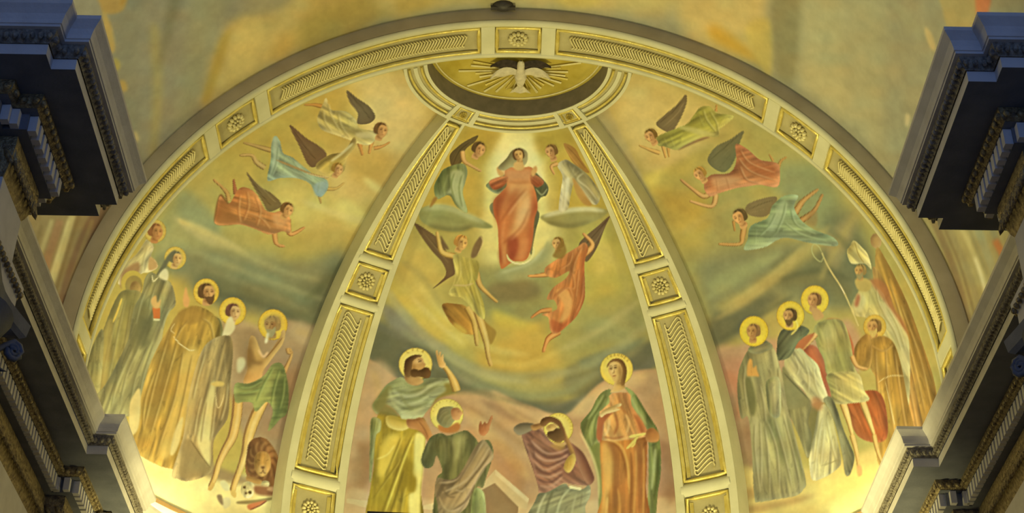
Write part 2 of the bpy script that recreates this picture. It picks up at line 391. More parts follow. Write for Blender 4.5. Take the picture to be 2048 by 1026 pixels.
for sd in (-1, 1):
    for kind, mt_, off in (('wing', 'dove', 0.0), ('dark_wing_shape', 'dovedark', 1.0)):  # pale wings, then near-black wing-shaped sheets set ahead of them
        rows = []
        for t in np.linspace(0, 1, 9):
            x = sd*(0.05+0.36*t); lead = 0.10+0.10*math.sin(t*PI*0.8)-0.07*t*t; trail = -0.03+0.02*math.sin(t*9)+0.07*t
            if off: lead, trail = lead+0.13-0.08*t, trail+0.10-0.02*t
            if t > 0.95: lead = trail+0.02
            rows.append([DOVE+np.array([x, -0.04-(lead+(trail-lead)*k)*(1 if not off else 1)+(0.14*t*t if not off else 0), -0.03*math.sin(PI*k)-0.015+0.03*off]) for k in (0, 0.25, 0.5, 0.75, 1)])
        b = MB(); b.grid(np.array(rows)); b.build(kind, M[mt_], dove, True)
# ================================================================== entablatures of the nave (swept profile with ressauts)
ZT = 8.75
def offset_path(path, d, sgn):
    """offset an open plan polyline by d towards the wall (to the left of travel for sgn=-1 ...)"""
    P = np.array(path, float); n = len(P); out = []
    dirs = P[1:]-P[:-1]; dirs /= np.linalg.norm(dirs, axis=1)[:, None]
    nor = np.stack([-dirs[:, 1], dirs[:, 0]], -1)*sgn
    for i in range(n):
        if i == 0: out.append(P[0]+nor[0]*d)
        elif i == n-1: out.append(P[-1]+nor[-1]*d)
        else:
            a, b_ = nor[i-1], nor[i]; out.append(P[i]+(a+b_)*d/(1+a@b_))
    return np.array(out)
PROFILE = [
    ('cymatium', 'stone', [(0.80, -0.005), (0.0, 0.0), (0.0, 0.035), (0.022, 0.06), (0.05, 0.095), (0.066, 0.14), (0.072, 0.175), (0.10, 0.178)]),
    ('upper_fillet', 'stone', [(0.082, 0.176), (0.082, 0.20), (0.12, 0.202)]),
    ('carved_moulding', 'carved', [(0.112, 0.20), (0.118, 0.23), (0.138, 0.27), (0.165, 0.30)]),
    ('corona', 'stone', [(0.175, 0.298), (0.175, 0.40)]),
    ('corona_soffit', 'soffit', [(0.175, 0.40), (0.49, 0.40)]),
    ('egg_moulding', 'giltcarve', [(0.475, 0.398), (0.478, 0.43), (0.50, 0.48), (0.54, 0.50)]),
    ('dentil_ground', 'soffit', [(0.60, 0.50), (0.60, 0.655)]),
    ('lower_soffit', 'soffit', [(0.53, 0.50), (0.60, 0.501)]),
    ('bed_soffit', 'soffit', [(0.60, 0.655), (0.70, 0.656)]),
    ('leaf_moulding', 'giltcarve', [(0.685, 0.655), (0.682, 0.74), (0.70, 0.85), (0.735, 0.96), (0.757, 1.0)]),
    ('frieze', 'stone', [(0.757, 1.0), (0.757, 1.58)]),
    ('architrave', 'stone', [(0.757, 1.58), (0.655, 1.58), (0.655, 1.64), (0.685, 1.69), (0.685, 1.86), (0.78, 1.862)]),
]
def beads(path, sgn, d, h, step, rx, rz, tilt=0.0, y0=None, skew=0.0):
    """rows of small carved eggs or leaves along an offset path"""
    P = offset_path(path, d, sgn); b = MB()
    for i in range(len(P)-1):
        L = np.linalg.norm(P[i+1]-P[i]); n = int(L/step)
        if n < 1: continue
        dr = (P[i+1]-P[i])/L; t3 = np.array([dr[0], dr[1], 0]); n3 = -np.array([-dr[1], dr[0], 0])*sgn
        up = np.array([0, 0, 1.0])*math.cos(tilt)-n3*math.sin(tilt)
        ax = t3*math.cos(skew)+up*math.sin(skew); up2 = -t3*math.sin(skew)+up*math.cos(skew); nn = np.cross(ax, up2)
        for k in range(n):
            c2 = P[i]+dr*L*(k+0.5)/n
            if y0 is not None and c2[1] < y0: continue
            b.ball((c2[0], c2[1], ZT-h), rx, rz, 0.028, np.array([ax, up2, nn]), 6, 5)
    return b
ent_label = {-1: 'grey stone entablature with projecting blocks in front of the hermit and monks fresco', 1: 'grey stone entablature with projecting blocks in front of the bishop and soldier fresco'}
XS = {-1: dict(main=-4.455, p1=-3.285, p2=-3.47, r2=-4.235, y1=9.655, y2=9.485), 1: dict(main=4.44, p1=3.215, p2=3.43, r2=4.16, y1=9.62, y2=9.45)}
for sd in (-1, 1):
    q = XS[sd]
    path = [(q['main'], 5.0), (q['main'], q['y2']), (q['p2'], q['y2']), (q['p2'], q['y1']), (q['p1'], q['y1']), (q['p1'], 11.77), (q['p2'], 11.77), (q['p2'], 11.94), (q['main'], 11.94), (q['main'], 16.04), (q['r2'], 16.04), (q['r2'], 18.12), (sd*4.62, 18.12)]
    sgn = 1 if sd < 0 else -1
    ent = thing('entablature', ent_label[sd], 'cornice', (sd*5.0, 11.0, ZT))
    objs = {}
    for nm, mt_, prof in PROFILE:
        rows = [np.column_stack([offset_path(path, d, sgn), np.full(len(path), ZT-h)]) for d, h in prof]
        b = MB(); b.grid(np.array(rows)); objs[nm] = b.build(nm, M[mt_], ent)
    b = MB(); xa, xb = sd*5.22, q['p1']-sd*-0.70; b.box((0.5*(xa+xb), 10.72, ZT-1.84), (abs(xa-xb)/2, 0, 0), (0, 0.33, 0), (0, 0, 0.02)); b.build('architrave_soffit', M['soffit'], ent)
    # carved rows, each belonging to its moulding
    def sub(b, nm, mt_, parent):
        o = b.build(nm, M[mt_], None, True); o.parent = objs[parent]
        for v in o.data.vertices: v.co -= Vector(ent.location)
        o['kind'] = 'stuff'
    sub(beads(path, sgn, 0.128, 0.25, 0.062, 0.024, 0.05, 0.5, 8.8), 'egg_carving', 'carved', 'carved_moulding')
    sub(beads(path, sgn, 0.488, 0.45, 0.085, 0.036, 0.05, 0.5, 8.8), 'egg_carving', 'giltcarve', 'egg_moulding')
    sub(beads(path, sgn, 0.695, 0.82, 0.085, 0.026, 0.15, 0.25, 8.8, 0.5), 'leaf_carving', 'giltcarve', 'leaf_moulding')
    sub(beads(path, sgn, 0.66, 1.665, 0.07, 0.026, 0.03, 0.3, 8.8), 'bead_carving', 'giltcarve', 'architrave')
    # dentils one by one (shared mesh, cut to the visible stretch)
    P = offset_path(path, 0.60, sgn); b = MB(); b.box((0, 0, 0), (0.033, 0, 0), (0, 0.033, 0), (0, 0, 0.073))
    proto = None
    for i in range(len(P)-1):
        L = np.linalg.norm(P[i+1]-P[i]); n = int(L/0.105)
        if n < 1: continue
        dr = (P[i+1]-P[i])/L; n3 = -np.array([-dr[1], dr[0]])*sgn
        for k in range(n):
            c2 = P[i]+dr*L*(k+0.5)/n+n3*0.033
            if c2[1] < 9.2 or len(ent.children) > 300: continue
            if proto is None: proto = b.build('dentil', M['stone'], None); o = proto
            else: o = bpy.data.objects.new('dentil', proto.data); COL.objects.link(o)
            o.parent = ent; o.location = (c2[0]-ent.location[0], c2[1]-ent.location[1], -0.578)
    if proto: 
        pass
# ------------------------------------------------------------------ cornice running round the apse
apc = thing('apse_cornice', 'curved stone cornice carrying the lamps below the painted half-dome', 'cornice', (0, C0[1]+3.8, ZT))
ph = np.linspace(-1.33, 1.33, 61)
for nm, mt_, prof in PROFILE[:6]+PROFILE[6:10]:
    b = MB(); b.grid(np.array([[np.array([(4.60+d)*math.sin(t), C0[1]+(3.97+d)*math.cos(t), ZT-h]) for t in ph] for d, h in prof])); b.build(nm, M[mt_], apc)
# white plinth and brown border at the foot of the frescoes
b = MB(); phs = np.linspace(-PI/2, PI/2, 81)
b.grid(np.array([[C0+np.array([(R+0.28-d)*math.sin(t), (B*R+0.28-d)*math.cos(t), z-H]) for t in phs] for d, z in ((0.03, ZT-0.02), (0.03, 9.28), (0.0, 9.29))]))
tag(b.build('trim_1', M['white']), kind='structure')
b = MB(); b.grid(np.array([[C0+np.array([(R+0.28-d)*math.sin(t), (B*R+0.28-d)*math.cos(t), z-H]) for t in phs] for d, z in ((0.0, 9.275), (0.035, 9.28), (0.035, 9.335), (0.0, 9.34))]))
M['brown'] = mat_plain('brown_border_paint', (0.26, 0.16, 0.07), (0.33, 0.21, 0.10), 5.0, 0.8)
tag(b.build('trim_2', M['brown']), kind='structure')

# ------------------------------------------------------------------ columns under the projecting blocks
def leaf(b, base, out, side, hgt, wid, curl):
    rows = []
    for t in np.linspace(0, 1, 7):
        u = out*(0.03+0.05*t+curl*max(0, t-0.55)**2*4); z = hgt*(t if t < 0.8 else 0.8+(t-0.8)*0.2-(t-0.8)**2*2.2)
        w = wid*(0.75+0.5*math.sin(PI*min(t*1.1, 1))*1.0)*(1-0.75*max(0, t-0.6)/0.4)
        rows.append([base+u*(1-0.25*abs(k))+side*w*k+np.array([0, 0, z]) for k in (-1, -0.5, 0, 0.5, 1)])
    b.grid(np.array(rows))
for sd in (-1, 1):
    cx_, cy_ = sd*4.36+(0.06 if sd > 0 else 0)*-1, 10.72
    col = thing('column', 'stone column with leafy capital under the entablature on the %s' % ('hermit side' if sd < 0 else 'bishop side'), 'column', (cx_, cy_, -1.6))
    b = MB(); rows = []
    for z, r in ((-1.6, 0.46), (-1.4, 0.46), (-1.38, 0.40), (-1.25, 0.38), (2.0, 0.37), (5.55, 0.315), (5.60, 0.35), (5.66, 0.35), (5.70, 0.30)):
        rows.append([(cx_+r*math.cos(t), cy_+r*math.sin(t), z) for t in np.arange(24)*2*PI/24])
    b.grid(np.array(rows), closed_v=True); b.build('shaft', M['stone'], col, True)
    b = MB(); rows = []
    for z, r in ((5.66, 0.30), (6.0, 0.30), (6.4, 0.34), (6.62, 0.44), (6.72, 0.50)):
        rows.append([(cx_+r*math.cos(t), cy_+r*math.sin(t), z) for t in np.arange(24)*2*PI/24])
    b.grid(np.array(rows), closed_v=True); cap = b.build('capital', M['soffit'], col, True)
    b2 = MB(); A = 0.52
    rows = []
    for z, k in ((6.74, 0.92), (6.78, 1.0), (6.89, 1.03)):
        pts = []
        for e in range(4):
            a0 = e*PI/2+PI/4
            for u in np.linspace(0, 1, 7)[:-1]:
                p0 = np.array([math.cos(a0), math.sin(a0)])*A*1.32; p1 = np.array([math.cos(a0+PI/2), math.sin(a0+PI/2)])*A*1.32
                pt = p0+(p1-p0)*u; pt = pt*(1-0.16*math.sin(PI*u)); pts.append((cx_+pt[0]*k, cy_+pt[1]*k, z))
        rows.append(pts)
    b2.grid(np.array(rows), closed_v=True); b2.build('abacus', M['soffit'], col)
    for row, (z, n, hg, wd, cl, rr) in enumerate(((5.70, 8, 0.42, 0.115, 0.16, 0.28), (5.74, 8, 0.75, 0.115, 0.20, 0.29))):
        for k in range(n):
            a = (k+0.5*row)*2*PI/n; o3 = np.array([math.cos(a), math.sin(a), 0]); s3 = np.array([-math.sin(a), math.cos(a), 0])
            b = MB(); leaf(b, np.array([cx_, cy_, z])+o3*rr, o3, s3, hg, wd, cl); o = b.build('acanthus_leaf', M['soffit'], None, True)
            o.parent = cap
            for v in o.data.vertices: v.co -= Vector(col.location)
    for k in range(4):
        a = k*PI/2+PI/4; o3 = np.array([math.cos(a), math.sin(a), 0]); pts = []
        for t in np.linspace(0, 1, 8): pts.append(np.array([cx_, cy_, 6.25])+o3*(0.33+0.27*t*t)+np.array([0, 0, 0.45*t]))
        for t in np.linspace(0, 4.5*PI, 22)[1:]:
            r = 0.085*(1-t/(5.2*PI)); pts.append(np.array([cx_, cy_, 6.62])+o3*(0.60-0.0+r*math.sin(t)*0.9)+np.array([0, 0, 0.0+r*math.cos(t)]))
        b = MB(); b.tube(pts, 0.026, 5); o = b.build('volute', M['soffit'], None, True); o.parent = cap
        for v in o.data.vertices: v.co -= Vector(col.location)

# ------------------------------------------------------------------ dark flat-topped crest standing on the high altar, only its top edge shows
crest = thing('altar_crest', 'dark wooden flat-topped crest at the foot of the yellow-robed saint', 'altar crest', (-1.2, 17.1, 2.0))
b = MB(); b.add([(-1.625, 17.0, 2.0), (-0.80, 17.0, 2.0), (-0.80, 17.25, 2.0), (-1.625, 17.25, 2.0), (-1.60, 17.02, 8.02), (-0.82, 17.02, 7.985), (-0.82, 17.23, 7.985), (-1.60, 17.23, 8.02)], [(0, 3, 2, 1), (4, 5, 6, 7), (0, 1, 5, 4), (1, 2, 6, 5), (2, 3, 7, 6), (3, 0, 4, 7)]); b.build('post_panel', M['dark'], crest)
b = MB(); b.add([(-1.622, 17.0, 8.02), (-0.80, 17.0, 7.985), (-0.80, 17.26, 7.985), (-1.622, 17.26, 8.02), (-1.622, 17.0, 8.098), (-0.80, 17.0, 8.072), (-0.80, 17.26, 8.072), (-1.622, 17.26, 8.098)], [(0, 3, 2, 1), (4, 5, 6, 7), (0, 1, 5, 4), (1, 2, 6, 5), (2, 3, 7, 6), (3, 0, 4, 7)]); b.build('top_rail', M['dark'], crest)
# ================================================================== fresco painting: shapes drawn on a flat cartoon, carried onto the vault as pigment at each vertex
PAD = 80
CW, CH = 2048+2*PAD, 1026+2*PAD
CAN = np.zeros((CH, CW, 3), np.float32)
IDM = np.zeros((CH, CW), np.int16)            # which painted piece each spot belongs to
PIECES = [None]                               # (panel, figure, label, piece)
CUR = [0]
TR = [0.0, 0.0, 1.0]
def T(x, y, s): TR[:] = [x, y, s]             # the cartoon sheet the following coordinates refer to
def hexc(c):
    if not isinstance(c, str): return np.array(c, np.float32)
    c = c.lstrip('#'); return np.array([int(c[i:i+2], 16)/255 for i in (0, 2, 4)], np.float32)
def pts_(s):
    a = np.array([float(v) for v in s.replace(',', ' ').split()], float).reshape(-1, 2) if isinstance(s, str) else np.asarray(s, float)
    return a/TR[2]+np.array([TR[0], TR[1]])+PAD
def spline(P, closed, k=6):
    n = len(P)
    if n < 3: return P
    out = []
    rng_ = range(n if closed else n-1); t = np.linspace(0, 1, k, endpoint=False)[:, None]
    for i in rng_:
        if closed: a, b_, c, d = P[(i-1) % n], P[i], P[(i+1) % n], P[(i+2) % n]
        else: a, b_, c, d = P[max(i-1, 0)], P[i], P[i+1], P[min(i+2, n-1)]
        out.append(0.5*((2*b_)+(-a+c)*t+(2*a-5*b_+4*c-d)*t**2+(-a+3*b_-3*c+d)*t**3))
    out = np.concatenate(out)
    return out if closed else np.vstack([out, P[-1]])
SS = 3
def raster(P, x0, y0, w, h):
    """anti-aliased polygon coverage (even-odd) in a window"""
    acc = np.zeros((h*SS, w*SS+2), np.int32)
    Q = (P-np.array([x0, y0]))*SS
    A, Bq = Q, np.roll(Q, -1, 0)
    for (xa, ya), (xb, yb) in zip(A, Bq):
        if ya == yb: continue
        if ya > yb: xa, ya, xb, yb = xb, yb, xa, ya
        r0, r1 = max(0, int(math.ceil(ya-0.5))), min(h*SS-1, int(math.ceil(yb-0.5))-1)
        if r1 < r0: continue
        rows = np.arange(r0, r1+1); xs = xa+(rows+0.5-ya)*(xb-xa)/(yb-ya)
        np.add.at(acc, (rows, np.clip(np.ceil(xs-0.5).astype(int), 0, w*SS)), 1)
    m_ = (np.cumsum(acc, 1)[:, :w*SS] & 1).astype(np.float32)
    return m_.reshape(h, SS, w, SS).mean((1, 3))
def blur(m_, r):
    r = int(round(r))
    if r < 1: return m_
    for _ in range(2):
        for ax in (0, 1):
            c = np.cumsum(np.concatenate([np.repeat(np.take(m_, [0], ax), r+1, ax), m_, np.repeat(np.take(m_, [-1], ax), r, ax)], ax), ax)
            n = m_.shape[ax]
            m_ = (np.take(c, np.arange(2*r+1, 2*r+1+n), ax)-np.take(c, np.arange(0, n), ax))/(2*r+1)
    return m_
def window(P, pad):
    x0 = max(0, int(P[:, 0].min()-pad)); y0 = max(0, int(P[:, 1].min()-pad)); x1 = min(CW, int(P[:, 0].max()+pad)+2); y1 = min(CH, int(P[:, 1].max()+pad)+2)
    return x0, y0, x1-x0, y1-y0
CLIP = [None]
def lay(mask, win, col, alpha):
    x0, y0, w, h = win
    if CLIP[0] is not None: mask = mask*CLIP[0][y0:y0+h, x0:x0+w]
    a = (mask*alpha)[..., None]; sub_ = CAN[y0:y0+h, x0:x0+w]
    sub_ += (hexc(col)-sub_)*a
def cloth(m0, win, amp, wpx):
    """streaky folds running along the longest axis of the shape"""
    x0, y0, w, h = win; ys, xs = np.nonzero(m0 > 0.5)
    if len(xs) < 60: return
    c = np.cov(np.stack([xs, ys])); ev, vec = np.linalg.eigh(c); ax = vec[:, 1]
    wpx = min(wpx, 0.16*4*math.sqrt(max(ev[0], 1)))
    if wpx < 1.6: return
    X, Y = np.meshgrid(np.arange(w), np.arange(h)); L = (X*ax[0]+Y*ax[1]); A = (-X*ax[1]+Y*ax[0])
    A = A-A.min(); L = L-L.min()
    def vn(sa, sl):
        g = nrs.rand(int(A.max()/sa)+4, int(L.max()/sl)+4); a_, l_ = A/sa, L/sl; ai, li = a_.astype(int), l_.astype(int); fa, fl = a_-ai, l_-li; fa = fa*fa*(3-2*fa); fl = fl*fl*(3-2*fl)
        return (g[ai, li]*(1-fa)+g[ai+1, li]*fa)*(1-fl)+(g[ai, li+1]*(1-fa)+g[ai+1, li+1]*fa)*fl
    n = (vn(wpx, wpx*9)-.5)*1.2+(vn(wpx*2.1, wpx*12)-.5)*1.3-(np.abs(vn(wpx*1.3, wpx*10)-.5)<.05)*.35
    f_ = 1+amp*np.clip(n, -1, 1)*blur(m0, 1); sub_ = CAN[y0:y0+h, x0:x0+w]
    sub_ *= np.where(m0[..., None] > .02, np.stack([f_, f_, 1+(f_-1)*.9], -1), 1).astype(np.float32)
def F(col, pts, soft=0.7, alpha=1.0, sm=True, own=True, shade=None):
    """fill a smooth outline; shade=(dx,dy,r,dark,light): model it with a soft darker and lighter side"""
    P = pts_(pts); P = spline(P, True) if sm else P
    win = window(P, 3*soft+3)
    if win[2] <= 0 or win[3] <= 0: return
    m0 = raster(P, *win); m_ = blur(m0, soft) if soft >= 1 else m0
    lay(m_, win, col, alpha)
    x0, y0, w, h = win
    if shade:
        dx, dy, r, dk, lt = shade
        sh = blur(np.roll(np.roll(m0, int(dx), 1), int(dy), 0), r)
        if dk: lay(m0*np.clip((1-sh)*1.35, 0, 1), win, dk, 0.95)
        if lt:
            sh2 = blur(np.roll(np.roll(m0, -int(dx), 1), -int(dy), 0), r); lay(m0*np.clip((1-sh2)*1.2, 0, 1), win, lt, 0.85)
    if shade and own and CUR[0] and PIECES[CUR[0]][3] not in ('head', 'hand', 'torso', 'arm', 'halo'): cloth(m0, win, 0.26, 5.0)
    if own and CUR[0]:
        sub_ = IDM[y0:y0+h, x0:x0+w]; sub_[m0 > 0.5] = CUR[0]
    return m0, win
def K(col, width, pts, alpha=0.8, soft=0.6, taper=True, own=False):
    """a brush stroke of given width (picture pixels)"""
    P = spline(pts_(pts), False, 5)
    if len(P) < 2: return
    t = np.gradient(P, axis=0); t /= np.linalg.norm(t, axis=1)[:, None]+1e-9; n = np.stack([-t[:, 1], t[:, 0]], -1)
    u = np.linspace(0, 1, len(P)); wv = width/2*(np.clip(np.minimum(u, 1-u)*5+0.25, 0, 1) if taper else np.ones(len(P)))
    Q = np.vstack([P+n*wv[:, None], (P-n*wv[:, None])[::-1]]); win = window(Q, 3*soft+3)
    if win[2] <= 0 or win[3] <= 0: return
    m_ = np.clip(raster(Q, *win), 0, 1); m0 = m_
    lay(blur(m_, soft) if soft >= 1 else m_, win, col, alpha)
    if own and CUR[0]:
        x0, y0, w, h = win; sub_ = IDM[y0:y0+h, x0:x0+w]; sub_[m0 > 0.4] = CUR[0]
def O(col, cx_, cy_, rx, ry=None, rot=0, soft=0.7, alpha=1.0, own=True, shade=None):
    ry = ry or rx; a = np.linspace(0, 2*PI, 22)[:-1]; c, s = math.cos(math.radians(rot)), math.sin(math.radians(rot))
    x, y = rx*np.cos(a), ry*np.sin(a)
    return F(col, np.stack([cx_+x*c-y*s, cy_+x*s+y*c], -1), soft, alpha, False, own, shade)
FIG = [None, None, None]
def fig(panel, name, label): FIG[:] = [panel, name, label]; part('')
def part(piece):
    key = (FIG[0], FIG[1], FIG[2], piece)
    if key in PIECES: CUR[0] = PIECES.index(key)
    else: PIECES.append(key); CUR[0] = len(PIECES)-1
def nofig(): CUR[0] = 0
nrs = np.random.RandomState(7)
def vnoise(w, h, sx, sy):
    gw, gh = int(w/sx)+3, int(h/sy)+3; g = nrs.rand(gh, gw).astype(np.float32)
    x = np.arange(w)/sx; y = np.arange(h)/sy; xi, yi = x.astype(int), y.astype(int); fx, fy = x-xi, y-yi; fx = fx*fx*(3-2*fx); fy = fy*fy*(3-2*fy)
    a = g[yi][:, xi]*(1-fx)+g[yi][:, xi+1]*fx; b_ = g[yi+1][:, xi]*(1-fx)+g[yi+1][:, xi+1]*fx
    return a*(1-fy)[:, None]+b_*fy[:, None]
def folds(dark, light, lines, w=3, a=0.55, dx=2.5):
    """cloth folds: each line gets a dark furrow and a lit ridge beside it"""
    for l in lines:
        P = np.array([float(v) for v in l.replace(',', ' ').split()]).reshape(-1, 2)
        K(dark, w, P, min(1, a*1.35), 1); K(light, w*0.8, P+np.array([dx*TR[2], 0]), min(1, a*1.2), 1)
def head(cx_, cy_, r, skin='c79a5e', hair='6b4f2a', face=1, tilt=0, beard=None, halo=None, veil=None, shade_='80542f'):
    """painted head: cx,cy,r in sheet units; face=+1 looks right, -1 left, 0 front"""
    px = r/TR[2]; fa = min(1.0, .35+px/40)
    if halo:
        part('halo'); hx, hy = cx_-face*0.1*r, cy_-0.12*r
        O(halo[3], hx, hy, halo[1], halo[1]*1.05); O(halo[0], hx, hy, halo[1]*.97, halo[1]*1.02); O(halo[2], hx, hy, halo[1]*0.84, halo[1]*0.88, own=False, alpha=0.55, soft=1)
        for k in range(18):
            a = k*PI/9; K(halo[3], 0.8, [(hx+halo[1]*0.82*math.cos(a), hy+halo[1]*0.86*math.sin(a)), (hx+halo[1]*0.93*math.cos(a+.05), hy+halo[1]*0.97*math.sin(a+.05))], 0.4, taper=False)
    part('head')
    sk = hexc(skin); c, s = math.cos(math.radians(tilt)), math.sin(math.radians(tilt)); f = face; e = 1.08
    def q(x, y): return (cx_+(x*c-y*s)*r*e, cy_+(x*s+y*c)*r*e)
    def pl(*v): return [q(v[i], v[i+1]) for i in range(0, len(v), 2)]
    hs = hexc(hair)
    F(skin, pl(-.35, .5, .3, .5, .42, 1.25, -.1, 1.4, -.5, 1.25), .8); F(shade_, pl(-.3, .7, .35, .75, .3, 1.05, -.3, 1.0), 1, .6)
    F(hs, pl(-.8-.12*f, .4, -.9-.1*f, -.3, -.58-.12*f, -.88, .02, -1.05, .58-.12*f, -.86, .82-.12*f, -.3, .74-.12*f, .38, .35, .6, -.4, .6), .8)
    for k in range(9):                                       # loose locks breaking the outline
        a_ = PI*(.95+1.1*k/8)+.15*math.sin(7*k); K(hs*(.8+.3*(k % 3)/2), max(.8, .2*px), pl(.8*math.cos(a_)-.1*f, .9*math.sin(a_)-.1, 1.02*math.cos(a_+.12)-.12*f, 1.12*math.sin(a_+.12)-.05, 1.0*math.cos(a_+.3)-.12*f, 1.05*math.sin(a_+.3)), .22, 1)
    for k in range(5):
        u = -.75+.36*k; K(hs*(.62 if k % 2 else 1.35), max(.7, .13*px), pl(u*.9-.1*f, -.2, u*.85-.08*f, -.75, u*.3, -1.1), .55)
    F(skin, pl(-.6+.24*f, -.3, -.36+.22*f, -.74, .3+.18*f, -.76, .6+.2*f, -.35, .6+.24*f, .15, .45+.22*f, .65, .12+.2*f, .95, -.22+.16*f, .78, -.52+.18*f, .25), .8)
    d = -1 if f >= 0 else 1                                  # shaded cheek lies away from the gaze
    F(shade_, pl(d*.6+.22*f, -.35, d*.3+.22*f, -.3, d*.24+.2*f, .3, d*.02+.18*f, .9, d*.25+.18*f, .78, d*.52+.2*f, .25), max(1, .12*px), .65)
    F(np.clip(sk*1.18, 0, 1), pl(-d*.1+.25*f, -.6, -d*.42+.22*f, -.4, -d*.42+.24*f, .2, -d*.2+.24*f, .5, -d*.1+.24*f, .05), max(1, .1*px), .6)
    for sx in (-.26, .26):
        ex = sx+.27*f; O(shade_, *q(ex, -.17), .19*r, .13*r, tilt, max(.7, .07*px), .75*fa, False); K('34210f', max(.7, .09*px), pl(ex-.12, -.14, ex+.02, -.18, ex+.13, -.13), .8*fa); K('4a3018', max(.6, .08*px), pl(ex-.17, -.33, ex, -.4, ex+.17, -.32), .55*fa)
    K(np.clip(sk*1.25, 0, 1), max(.7, .12*px), pl(.27*f+.02*f, -.25, .33*f, .12), .6); K(shade_, max(.7, .11*px), pl(.27*f-d*-.08, -.05, .33*f-d*-.12, .2, .3*f, .25), .7)
    K('8a4228', max(.7, .10*px), pl(-.14+.26*f, .48, .04+.28*f, .46, .2+.26*f, .48), .75*fa); K(shade_, max(.6, .09*px), pl(-.08+.27*f, .6, .14+.27*f, .6), .5)
    if beard:
        bc = hexc(beard); F(bc, pl(-.56+.2*f, .1, -.34+.22*f, .42, -.1+.26*f, .36, .28+.26*f, .38, .56+.22*f, .1, .56+.22*f, .75, .2+.26*f, 1.25, -.2+.22*f, 1.0), .9, .92); K(bc*1.4, max(.7, .1*px), pl(.0+.26*f, .6, .1+.28*f, 1.1), .5); K('8a4a30', max(.7, .09*px), pl(-.12+.27*f, .5, .18+.27*f, .5), .7)
def limb(col, dark, w, pts, light=None):
    """painted arm or leg: tapering, with a shaded edge"""
    P = np.array([float(v) for v in pts.replace(',', ' ').split()]).reshape(-1, 2) if isinstance(pts, str) else np.array(pts, float)
    Q = spline(pts_(P), False, 6); t = np.gradient(Q, axis=0); t /= np.linalg.norm(t, axis=1)[:, None]+1e-9; n = np.stack([-t[:, 1], t[:, 0]], -1); u = np.linspace(0, 1, len(Q))
    wv = w*.5*(1.12-.5*u+.12*np.sin(u*2*PI*1.0)); wv[-2:] *= .8; wv[-1] *= .7
    def put(off, k, c_, al, sf, own):
        R_ = np.vstack([Q+n*(wv*k)[:, None], (Q-n*(wv*k)[:, None])[::-1]])+np.array(off); R_ = (R_-PAD-np.array(TR[:2]))*TR[2]; F(c_, R_, sf, al, False, own)
    put((0, 0), 1.08, dark, .95, .7, True); put((.10*w, -.04*w), .80, col, 1, .9, True); put((.16*w, -.06*w), .34, light or np.clip(hexc(col)*1.15, 0, 1), .7, 1, False)
def wing(base, dark, light, outline, feathers):
    part('wing'); F(base, outline)
    for i, l in enumerate(feathers.split(';')): K(dark if i % 2 == 0 else light, 1.8, l, .6)

GLYPH = {'L': ['0,0 0,1 .6,1'], 'V': ['0,0 .35,1 .7,0'], 'C': ['.7,.15 .35,0 0,.5 .35,1 .7,.85'], 'A': ['0,1 .35,0 .7,1', '.15,.65 .55,.65'], 'I': ['.3,0 .3,1'], 'O': ['.35,0 .7,.5 .35,1 0,.5 .35,0'], 'N': ['0,1 0,0 .7,1 .7,0'], 'E': ['.65,0 0,0 0,1 .65,1', '0,.5 .5,.5'], 'S': ['.65,.1 .3,0 .05,.25 .6,.7 .35,1 0,.9']}
def arc_text(txt, hx, hy, r, a0, a1, h, col, w=1.1):
    """letters lying along a halo (sheet units, degrees clockwise from the top)"""
    for i, ch in enumerate(txt):
        a = math.radians(a0+(a1-a0)*i/max(1, len(txt)-1)); ux, uy = math.cos(a), math.sin(a)
        for st in GLYPH[ch]:
            pts = []
            for q in st.split():
                u, v = (float(t) for t in q.split(',')); lx, ly = (u-.35)*h, (v-.5)*h
                pts.append((hx+r*math.sin(a)+lx*ux-ly*uy, hy-r*math.cos(a)+lx*uy+ly*ux))
            for j in range(len(pts)-1): K(col, w, [pts[j], pts[j+1]], .75, .5, taper=False)
# colour of the lamps' light on the plaster: pigment = colour seen / this
LIGHTK = (0.965, 0.83, 0.35)
# ------------------------------------------------------------------ grounds of the three frescoes and of the nave vault
T(0, 0, 1)
CAN[:] = hexc('a0935a')
def soft(col, pts, r, a=1.0): F(col, pts, r, a, own=False)
# --- nave vault, wide streaks of drapery and cloud
soft('9c946a', '-80,-80 2130,-80 2130,420 -80,420', 4)
soft('968f70', '150,-80 480,-80 440,160 400,380 150,380', 18)
soft('8c886a', '220,-80 300,-80 270,150 285,330 250,330 230,150', 10, .8)
soft('a89a60', '300,60 318,60 325,180 310,330 298,330 305,180', 6, .8)
soft('7c7856', '345,-40 368,-30 345,60 318,140 322,100', 6, .7)
soft('9d9a70', '395,-80 480,-80 440,60 410,160 385,250 350,270 370,120', 14, .8)
soft('c6ae64', '470,40 560,20 620,-40 640,40 600,90 540,130 500,190 450,190 405,220 420,130 445,70', 10, .95)
soft('d0b86a', '480,40 530,50 520,100 480,160 455,170 455,110', 9, .9)
soft('b0923c', '440,80 462,60 440,140 418,200 405,200 425,130', 5, .7)
soft('bfa050', '560,-80 760,-80 800,-10 700,40 620,80 560,120 540,100 620,10', 12, .85)
soft('ab9448', '640,20 900,-60 1000,-20 880,10 760,40 660,100 600,110', 10, .8)
soft('c4ae64', '760,-80 1300,-80 1340,20 1200,20 1033,10 900,12 780,36', 12, .9)
soft('b09a4a', '800,-20 880,-30 860,10 800,25', 6, .6); soft('a28f4a', '960,-30 1010,-30 1000,10 960,15', 6, .5)
soft('c8b050', '1100,-60 1180,-60 1200,5 1120,10', 8, .6)
soft('c8b068', '1330,-80 1520,-80 1530,20 1510,110 1440,110 1370,60', 12, .95)
soft('c8962c', '1430,50 1500,100 1530,130 1480,110 1420,75', 8, .8)
